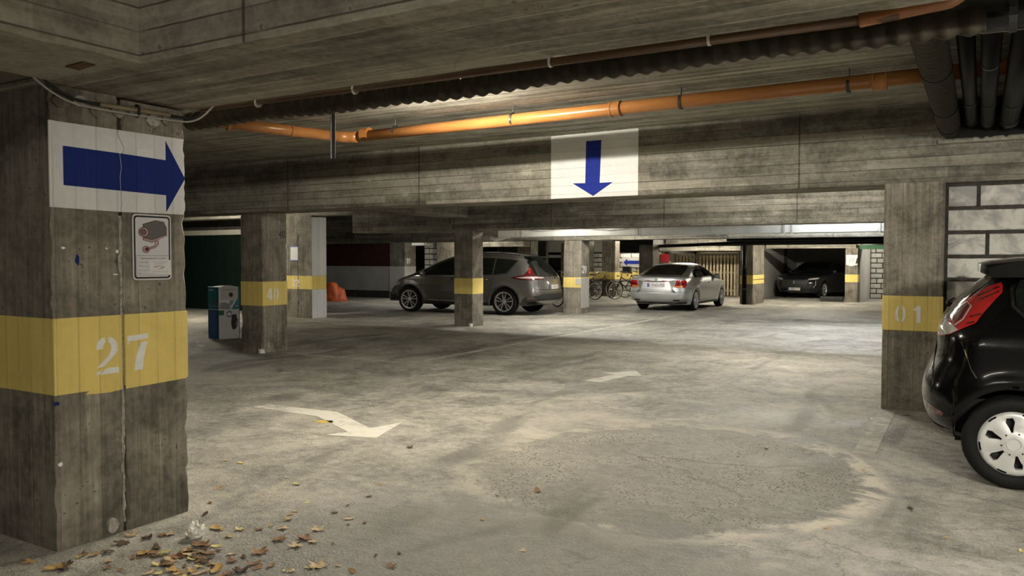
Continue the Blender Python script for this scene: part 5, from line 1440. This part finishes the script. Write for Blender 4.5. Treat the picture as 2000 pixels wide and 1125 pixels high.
c = carton('upper teal and white carton with a toilet print on top of the other', .5565, .43, cw, cdp, M_TEAL, M_CWHITE, False)
fp('white_panel', [(-.20, .19), (-.18, .40), (.20, .41), (.20, .19)], M_PAPER, c, .003)
fp('flush_knob', [(.04 + .05 * math.cos(R(t)), .28 + .043 * math.sin(R(t))) for t in range(0, 360, 30)], M_SIGNBK, c, .0045)
fp('title_line', [(-.14, .375), (.14, .38), (.14, .388), (-.14, .383)], M_CGREY, c, .004)
fp('bowl_print', [(-.24, .02), (-.22, .13), (-.1, .14), (.0, .10), (.02, .01)], M_CGREY, c)
fp('seat_print', [(-.02, .06), (.02, .17), (.12, .18), (.08, .10)], M_CGREY, c)
fp('teal_corner', [(.06, .005), (.16, .16), (.249, .25), (.249, .005)], M_TEAL, c)
fp('teal_edge', [(.215, .20), (.249, .20), (.249, .43), (.215, .43)], M_TEAL, c)
fp('corner_text', [(.15, .05), (.22, .055), (.22, .075), (.15, .07)], M_PAPER, c, .003)
m = MB(); m.box(-.21, .21, -.2135, -.2105, .06, .075); m.build('side_stripe', M_CGREY, c)
m = MB(); m.box(.03, .15, -.2135, -.2105, .1, .2); m.build('side_picture', M_SIGNGR, c)
m = MB(); m.box(-.17, .0, -.2135, -.2105, .36, .375); m.build('side_text', M_CWHITE, c)
m = MB(); m.add([(-.12, -.18, .430), (.18, -.15, .430), (.18, .16, .430), (-.1, .18, .430), (.0, -.1, .452), (.14, -.05, .455), (.15, .1, .452), (.02, .1, .456)], [(0, 1, 5, 4), (1, 2, 6, 5), (2, 3, 7, 6), (3, 0, 4, 7), (4, 5, 6, 7)]); m.build('raised_flap', M_CWHITE, c)

# ------------------------------------------------------------------ orange tarpaulin heap
tp = bpy.data.meshes.new('orange_tarpaulin')
rnd = random.Random(12)
bm = bmesh.new(); bmesh.ops.create_icosphere(bm, subdivisions=4, radius=1)
from mathutils import noise as mn
for v in bm.verts:
    d = v.co.normalized()
    k = 1 + .28 * mn.noise(d * 1.7 + Vector((3, 1, 7))) + .16 * abs(mn.noise(d * 4.1)) + .06 * mn.noise(d * 9)
    v.co = Vector((d.x * .55 * k, d.y * .42 * k, max(0, d.z) ** .8 * .62 * k if d.z > 0 else 0))
    if v.co.z < .12: v.co.x *= 1.15 + .1 * mn.noise(d * 6); v.co.y *= 1.15
for f in bm.faces: f.smooth = True
bm.to_mesh(tp); bm.free()
o = mesh_obj('orange_tarpaulin', tp, M_TARP, None, label='crumpled orange tarpaulin heap behind the column numbered 32', cat='tarpaulin')
o.location = (-20.55, 21.9, 0)
# low dark block lying by the pier
kb = empty('kerb_block', (-4.62, 30.95, 0), 0, 'low dark block lying on the floor by the pier with the paper', 'block')
m = rough_prism((-.42, -.1, 0), (.34, .1, .19), 'x', .1, ch=.02, seed=4); m.build('block_body', M_PLAST, kb)
m = MB(); m.box(-.38, .3, -.104, -.1, .07, .1); m.build('front_groove', M_BLACK, kb)

# ------------------------------------------------------------------ fallen leaves and litter
def leaf_mesh(kind, seed):
    rnd = random.Random(seed)
    pts = []
    if kind == 'lobed':
        n_ = 30
        for k in range(n_):
            a = 2 * math.pi * k / n_
            lob = .55 + .45 * abs(math.cos(a * 2.5)) ** 1.4
            rr = lob * rnd.uniform(.82, 1.08) * (.72 if math.cos(a) < -.5 else 1)
            pts.append((rr * math.cos(a), rr * math.sin(a) * .9))
    elif kind == 'oval':
        for k in range(18):
            a = 2 * math.pi * k / 18
            pts.append((math.cos(a), .48 * math.sin(a) * (1 - .25 * math.cos(a)) * rnd.uniform(.9, 1.1)))
    else:
        for k in range(12):
            a = 2 * math.pi * k / 12
            pts.append((rnd.uniform(.5, 1.1) * math.cos(a), rnd.uniform(.3, .7) * math.sin(a)))
    cu = rnd.uniform(.12, .32); cv = rnd.uniform(-.2, .35); ph = rnd.uniform(0, 6)
    def hz(x, y): return cu * x * x + cv * y * y * 1.4 + .09 * math.sin(4 * x + ph) * y + .05 * math.sin(7 * y + ph)
    vs = []; fs = []
    n_ = len(pts)
    for s_ in (1.0, .55): vs += [(x * s_, y * s_, hz(x * s_, y * s_)) for x, y in pts]
    vs.append((0, 0, 0))
    for k in range(n_):
        k2 = (k + 1) % n_
        fs.append((k, k2, n_ + k2, n_ + k)); fs.append((n_ + k, n_ + k2, 2 * n_))
    st = len(vs)
    vs += [(-.6, -.025, hz(-.6, 0) + .01), (-.6, .025, hz(-.6, 0) + .01), (-1.35, .015, .08), (-1.35, -.015, .08)]
    fs.append((st, st + 1, st + 2, st + 3))
    mz = min(v[2] for v in vs)
    me = bpy.data.meshes.new('dry_leaf'); me.from_pydata([(x, y, z - mz + .02) for x, y, z in vs], [], fs)
    for p in me.polygons: p.use_smooth = True
    return me
LM = [leaf_mesh('lobed', k) for k in range(4)] + [leaf_mesh('oval', 10 + k) for k in range(3)] + [leaf_mesh('bit', 20 + k) for k in range(2)]
LEAF_MESH = {}
LEAVES = [(-3.88, 2.559, 0.055, 1, 4, 0), (-3.948, 2.655, 0.047, 0, 2, 0), (-3.847, 2.668, 0.045, 3, 4, 0), (-3.809, 2.737, 0.039, 2, 0, 0), (-3.79, 2.767, 0.036, 3, 2, 0), (-3.51, 2.742, 0.064, 3, 0, 0), (-3.639, 2.962, 0.05, 4, 1, 0), (-3.474, 2.627, 0.05, 4, 0, 0), (-3.462, 2.57, 0.056, 1, 0, 0), (-3.376, 2.686, 0.049, 5, 0, 0), (-3.097, 3.094, 0.054, 0, 0, 1), (-3.208, 3.01, 0.056, 2, 0, 1), (-2.766, 2.841, 0.061, 3, 2, 1), (-3.152, 2.826, 0.057, 3, 0, 1), (-3.147, 3.234, 0.047, 3, 2, 1), (-3.33, 3.155, 0.041, 1, 2, 1), (-3.421, 3.274, 0.035, 2, 1, 1), (-3.522, 3.021, 0.034, 0, 3, 0), (-3.434, 3.073, 0.032, 1, 0, 1), (-3.474, 2.907, 0.031, 0, 2, 0), (-3.429, 2.629, 0.044, 2, 2, 0), (-3.176, 2.675, 0.037, 2, 0, 0), (-3.04, 2.611, 0.05, 0, 4, 0), (-3.061, 2.705, 0.041, 4, 0, 1), (-3.153, 2.56, 0.048, 4, 1, 0), (-3.058, 2.992, 0.047, 0, 2, 1), (-3.032, 3.077, 0.038, 2, 2, 1), (-3.36, 2.388, 0.029, 5, 3, 0), (-3.649, 2.457, 0.028, 6, 0, 0), (-4.028, 2.155, 0.039, 1, 1, 0), (-3.636, 2.314, 0.028, 7, 0, 0), (-3.665, 2.601, 0.04, 5, 4, 0), (-3.421, 2.476, 0.042, 5, 4, 0), (-3.817, 2.03, 0.031, 2, 2, 0), (-3.803, 2.028, 0.037, 2, 3, 0), (-3.891, 2.348, 0.031, 2, 0, 0), (-3.711, 2.363, 0.029, 1, 2, 0), (-3.795, 2.194, 0.041, 0, 4, 0), (-3.646, 2.505, 0.047, 4, 1, 0), (-3.857, 2.386, 0.038, 7, 1, 0), (-3.854, 2.217, 0.04, 6, 1, 0), (-3.885, 2.32, 0.029, 2, 3, 0), (-3.626, 2.508, 0.022, 6, 0, 0), (-3.561, 2.538, 0.035, 4, 4, 0), (-3.828, 2.435, 0.041, 2, 4, 0), (-3.797, 2.043, 0.023, 2, 2, 0), (-3.843, 2.237, 0.036, 3, 4, 0), (-3.888, 2.181, 0.023, 8, 1, 0), (-3.84, 2.167, 0.046, 4, 1, 0), (-3.401, 2.367, 0.037, 5, 2, 0), (-3.561, 2.572, 0.046, 2, 3, 0), (-3.418, 2.778, 0.03, 5, 3, 0), (-3.459, 2.533, 0.044, 6, 2, 0), (-3.193, 2.502, 0.046, 6, 2, 0), (-3.258, 2.744, 0.027, 4, 2, 0), (-2.967, 2.728, 0.028, 4, 0, 0), (-3.064, 2.553, 0.032, 4, 0, 0), (-3.326, 2.598, 0.034, 4, 0, 0), (-3.398, 2.669, 0.027, 2, 4, 0), (-3.192, 2.417, 0.033, 1, 0, 0), (-3.212, 2.43, 0.029, 4, 4, 0), (-3.407, 2.484, 0.04, 2, 0, 0), (-3.577, 2.518, 0.023, 8, 0, 0), (-3.437, 2.707, 0.036, 7, 4, 0), (-3.325, 2.453, 0.043, 3, 1, 0), (-3.429, 2.674, 0.02, 6, 3, 0), (-3.455, 2.463, 0.034, 5, 3, 0), (-3.661, 2.555, 0.022, 3, 1, 0), (-3.468, 2.769, 0.021, 6, 0, 0), (-3.37, 2.602, 0.043, 3, 3, 0), (-3.179, 2.746, 0.024, 4, 4, 0), (-3.071, 2.524, 0.031, 2, 0, 0), (-3.239, 2.599, 0.03, 1, 1, 0), (-3.618, 2.542, 0.044, 2, 0, 0), (-3.222, 2.412, 0.033, 5, 0, 0), (-3.2, 2.425, 0.038, 4, 3, 0), (-3.26, 2.545, 0.026, 4, 3, 0), (-3.323, 2.51, 0.021, 5, 0, 0), (-3.007, 2.678, 0.034, 7, 0, 0), (-3.556, 2.327, 0.023, 8, 0, 0), (-3.331, 2.34, 0.046, 6, 4, 0), (-3.374, 2.622, 0.045, 7, 4, 0), (-3.486, 2.656, 0.043, 4, 1, 0), (-3.468, 2.667, 0.028, 6, 4, 0), (-2.832, 2.734, 0.026, 2, 2, 0), (-3.215, 2.609, 0.025, 7, 2, 0), (-3.281, 2.443, 0.028, 6, 1, 0), (-3.21, 2.577, 0.024, 5, 4, 0), (-3.314, 2.652, 0.027, 4, 4, 0), (-3.244, 2.491, 0.033, 0, 1, 0), (-3.293, 2.29, 0.039, 7, 2, 0), (-3.009, 2.502, 0.029, 7, 4, 0), (-3.283, 2.598, 0.039, 3, 4, 0), (-3.385, 2.261, 0.03, 4, 0, 0), (-3.476, 3.357, 0.025, 7, 1, 1), (-3.304, 3.655, 0.017, 4, 4, 1), (-2.867, 2.721, 0.014, 4, 3, 1), (-3.06, 3.388, 0.014, 8, 4, 1), (-2.791, 2.809, 0.025, 5, 3, 1), (-3.607, 2.967, 0.024, 4, 3, 1), (-3.818, 3.577, 0.017, 7, 3, 1), (-3.922, 3.534, 0.014, 5, 1, 1), (-2.924, 3.119, 0.016, 5, 0, 1), (-2.616, 3.097, 0.015, 5, 4, 1), (-3.356, 2.74, 0.023, 7, 4, 1), (-3.424, 3.152, 0.025, 8, 1, 1), (-2.686, 2.902, 0.018, 7, 1, 1), (-3.562, 3.572, 0.021, 6, 3, 1), (-3.81, 3.443, 0.015, 5, 0, 1), (-2.591, 2.893, 0.024, 6, 0, 1), (-3.492, 3.409, 0.024, 6, 2, 1), (-3.313, 3.852, 0.026, 7, 4, 1), (-3.909, 3.096, 0.028, 5, 4, 1), (-4.07, 3.263, 0.024, 4, 0, 1), (-3.275, 3.503, 0.026, 7, 4, 1), (-4.078, 3.412, 0.016, 6, 3, 1), (-3.124, 3.471, 0.034, 7, 2, 2), (-3.002, 3.459, 0.022, 4, 0, 2), (-3.902, 5.047, 0.034, 0, 4, 2), (-2.533, 3.184, 0.022, 8, 4, 2), (-2.568, 2.876, 0.022, 0, 0, 2), (-2.458, 3.022, 0.034, 0, 0, 2), (-2.008, 3.535, 0.025, 1, 2, 2), (-2.631, 4.301, 0.022, 5, 2, 2), (-2.461, 4.519, 0.045, 6, 0, 2), (-3.219, 4.307, 0.017, 1, 4, 2), (-3.431, 4.11, 0.02, 5, 1, 2), (-3.489, 6.464, 0.017, 4, 1, 2), (-4.15, 6.619, 0.017, 4, 2, 2), (-2.454, 3.846, 0.02, 0, 1, 2), (-1.447, 6.463, 0.028, 6, 4, 2), (-0.702, 6.165, 0.028, 8, 1, 2), (-0.871, 5.654, 0.022, 7, 0, 2), (-0.342, 5.327, 0.034, 4, 4, 2), (-0.715, 4.701, 0.025, 6, 1, 2), (-0.137, 4.871, 0.022, 7, 1, 2), (0.208, 4.836, 0.022, 5, 3, 2), (-3.165, 9.325, 0.034, 8, 3, 2), (-7.041, 7.397, 0.034, 0, 2, 2), (-3.907, 3.828, 0.034, 4, 3, 2), (-4.097, 3.92, 0.022, 1, 3, 2), (-4.68, 4.026, 0.034, 6, 3, 2), (-4.838, 4.019, 0.028, 1, 3, 2), (-4.284, 3.494, 0.028, 0, 1, 2), (-3.774, 18.401, 0.034, 6, 3, 2), (-0.595, 8.552, 0.034, 5, 4, 2), (-0.462, 8.543, 0.022, 0, 0, 2)]
for (x, y, s_, k, mt, lab) in LEAVES:
    key = (k, mt)
    if key not in LEAF_MESH:
        me = LM[k].copy(); me.materials.clear(); me.materials.append(M_LEAF[mt]); LEAF_MESH[key] = me
    o = bpy.data.objects.new('dry_leaf', LEAF_MESH[key]); C.objects.link(o)
    o.location = (x, y, .003); o.scale = (s_, s_, s_); o.rotation_euler = (random.uniform(-.12, .12), random.uniform(-.12, .12), random.uniform(0, 6.28))
    g = {0: ('dry leaf in the drift at the foot of column 27', 'leaves at the foot of column 27'), 1: ('dry fallen leaf scattered on the floor before column 27', 'leaves scattered near column 27'), 2: ('dry leaf lying alone on the open floor', 'single leaves on the open floor')}[lab]
    word = ('brown', 'ochre', 'pale tan', 'yellowish', 'dark brown')[mt]; shape = 'lobed' if k < 4 else ('oval' if k < 7 else 'torn')
    setp(o, word + ' ' + shape + ' ' + g[0], 'leaf', g[1])
# crumpled foil wrapper among the leaves
bm = bmesh.new(); bmesh.ops.create_icosphere(bm, subdivisions=3, radius=1)
for v in bm.verts:
    d = v.co.normalized(); k = 1 + .38 * mn.noise(d * 2.3 + Vector((1, 4, 2))) + .3 * abs(mn.noise(d * 4.0)) - .08
    v.co = Vector((d.x * .054 * k, d.y * .050 * k, (d.z * .044 + .040) * k if d.z > -.7 else .006))
mz = min(v.co.z for v in bm.verts)
for v in bm.verts: v.co.z -= mz - .001
me = bpy.data.meshes.new('foil_wrapper'); bm.to_mesh(me); bm.free()
o = mesh_obj('foil_wrapper', me, M_FOIL, None, label='shiny crumpled foil wrapper among the leaves by column 27', cat='litter')
o.location = (-3.633, 2.813, 0)
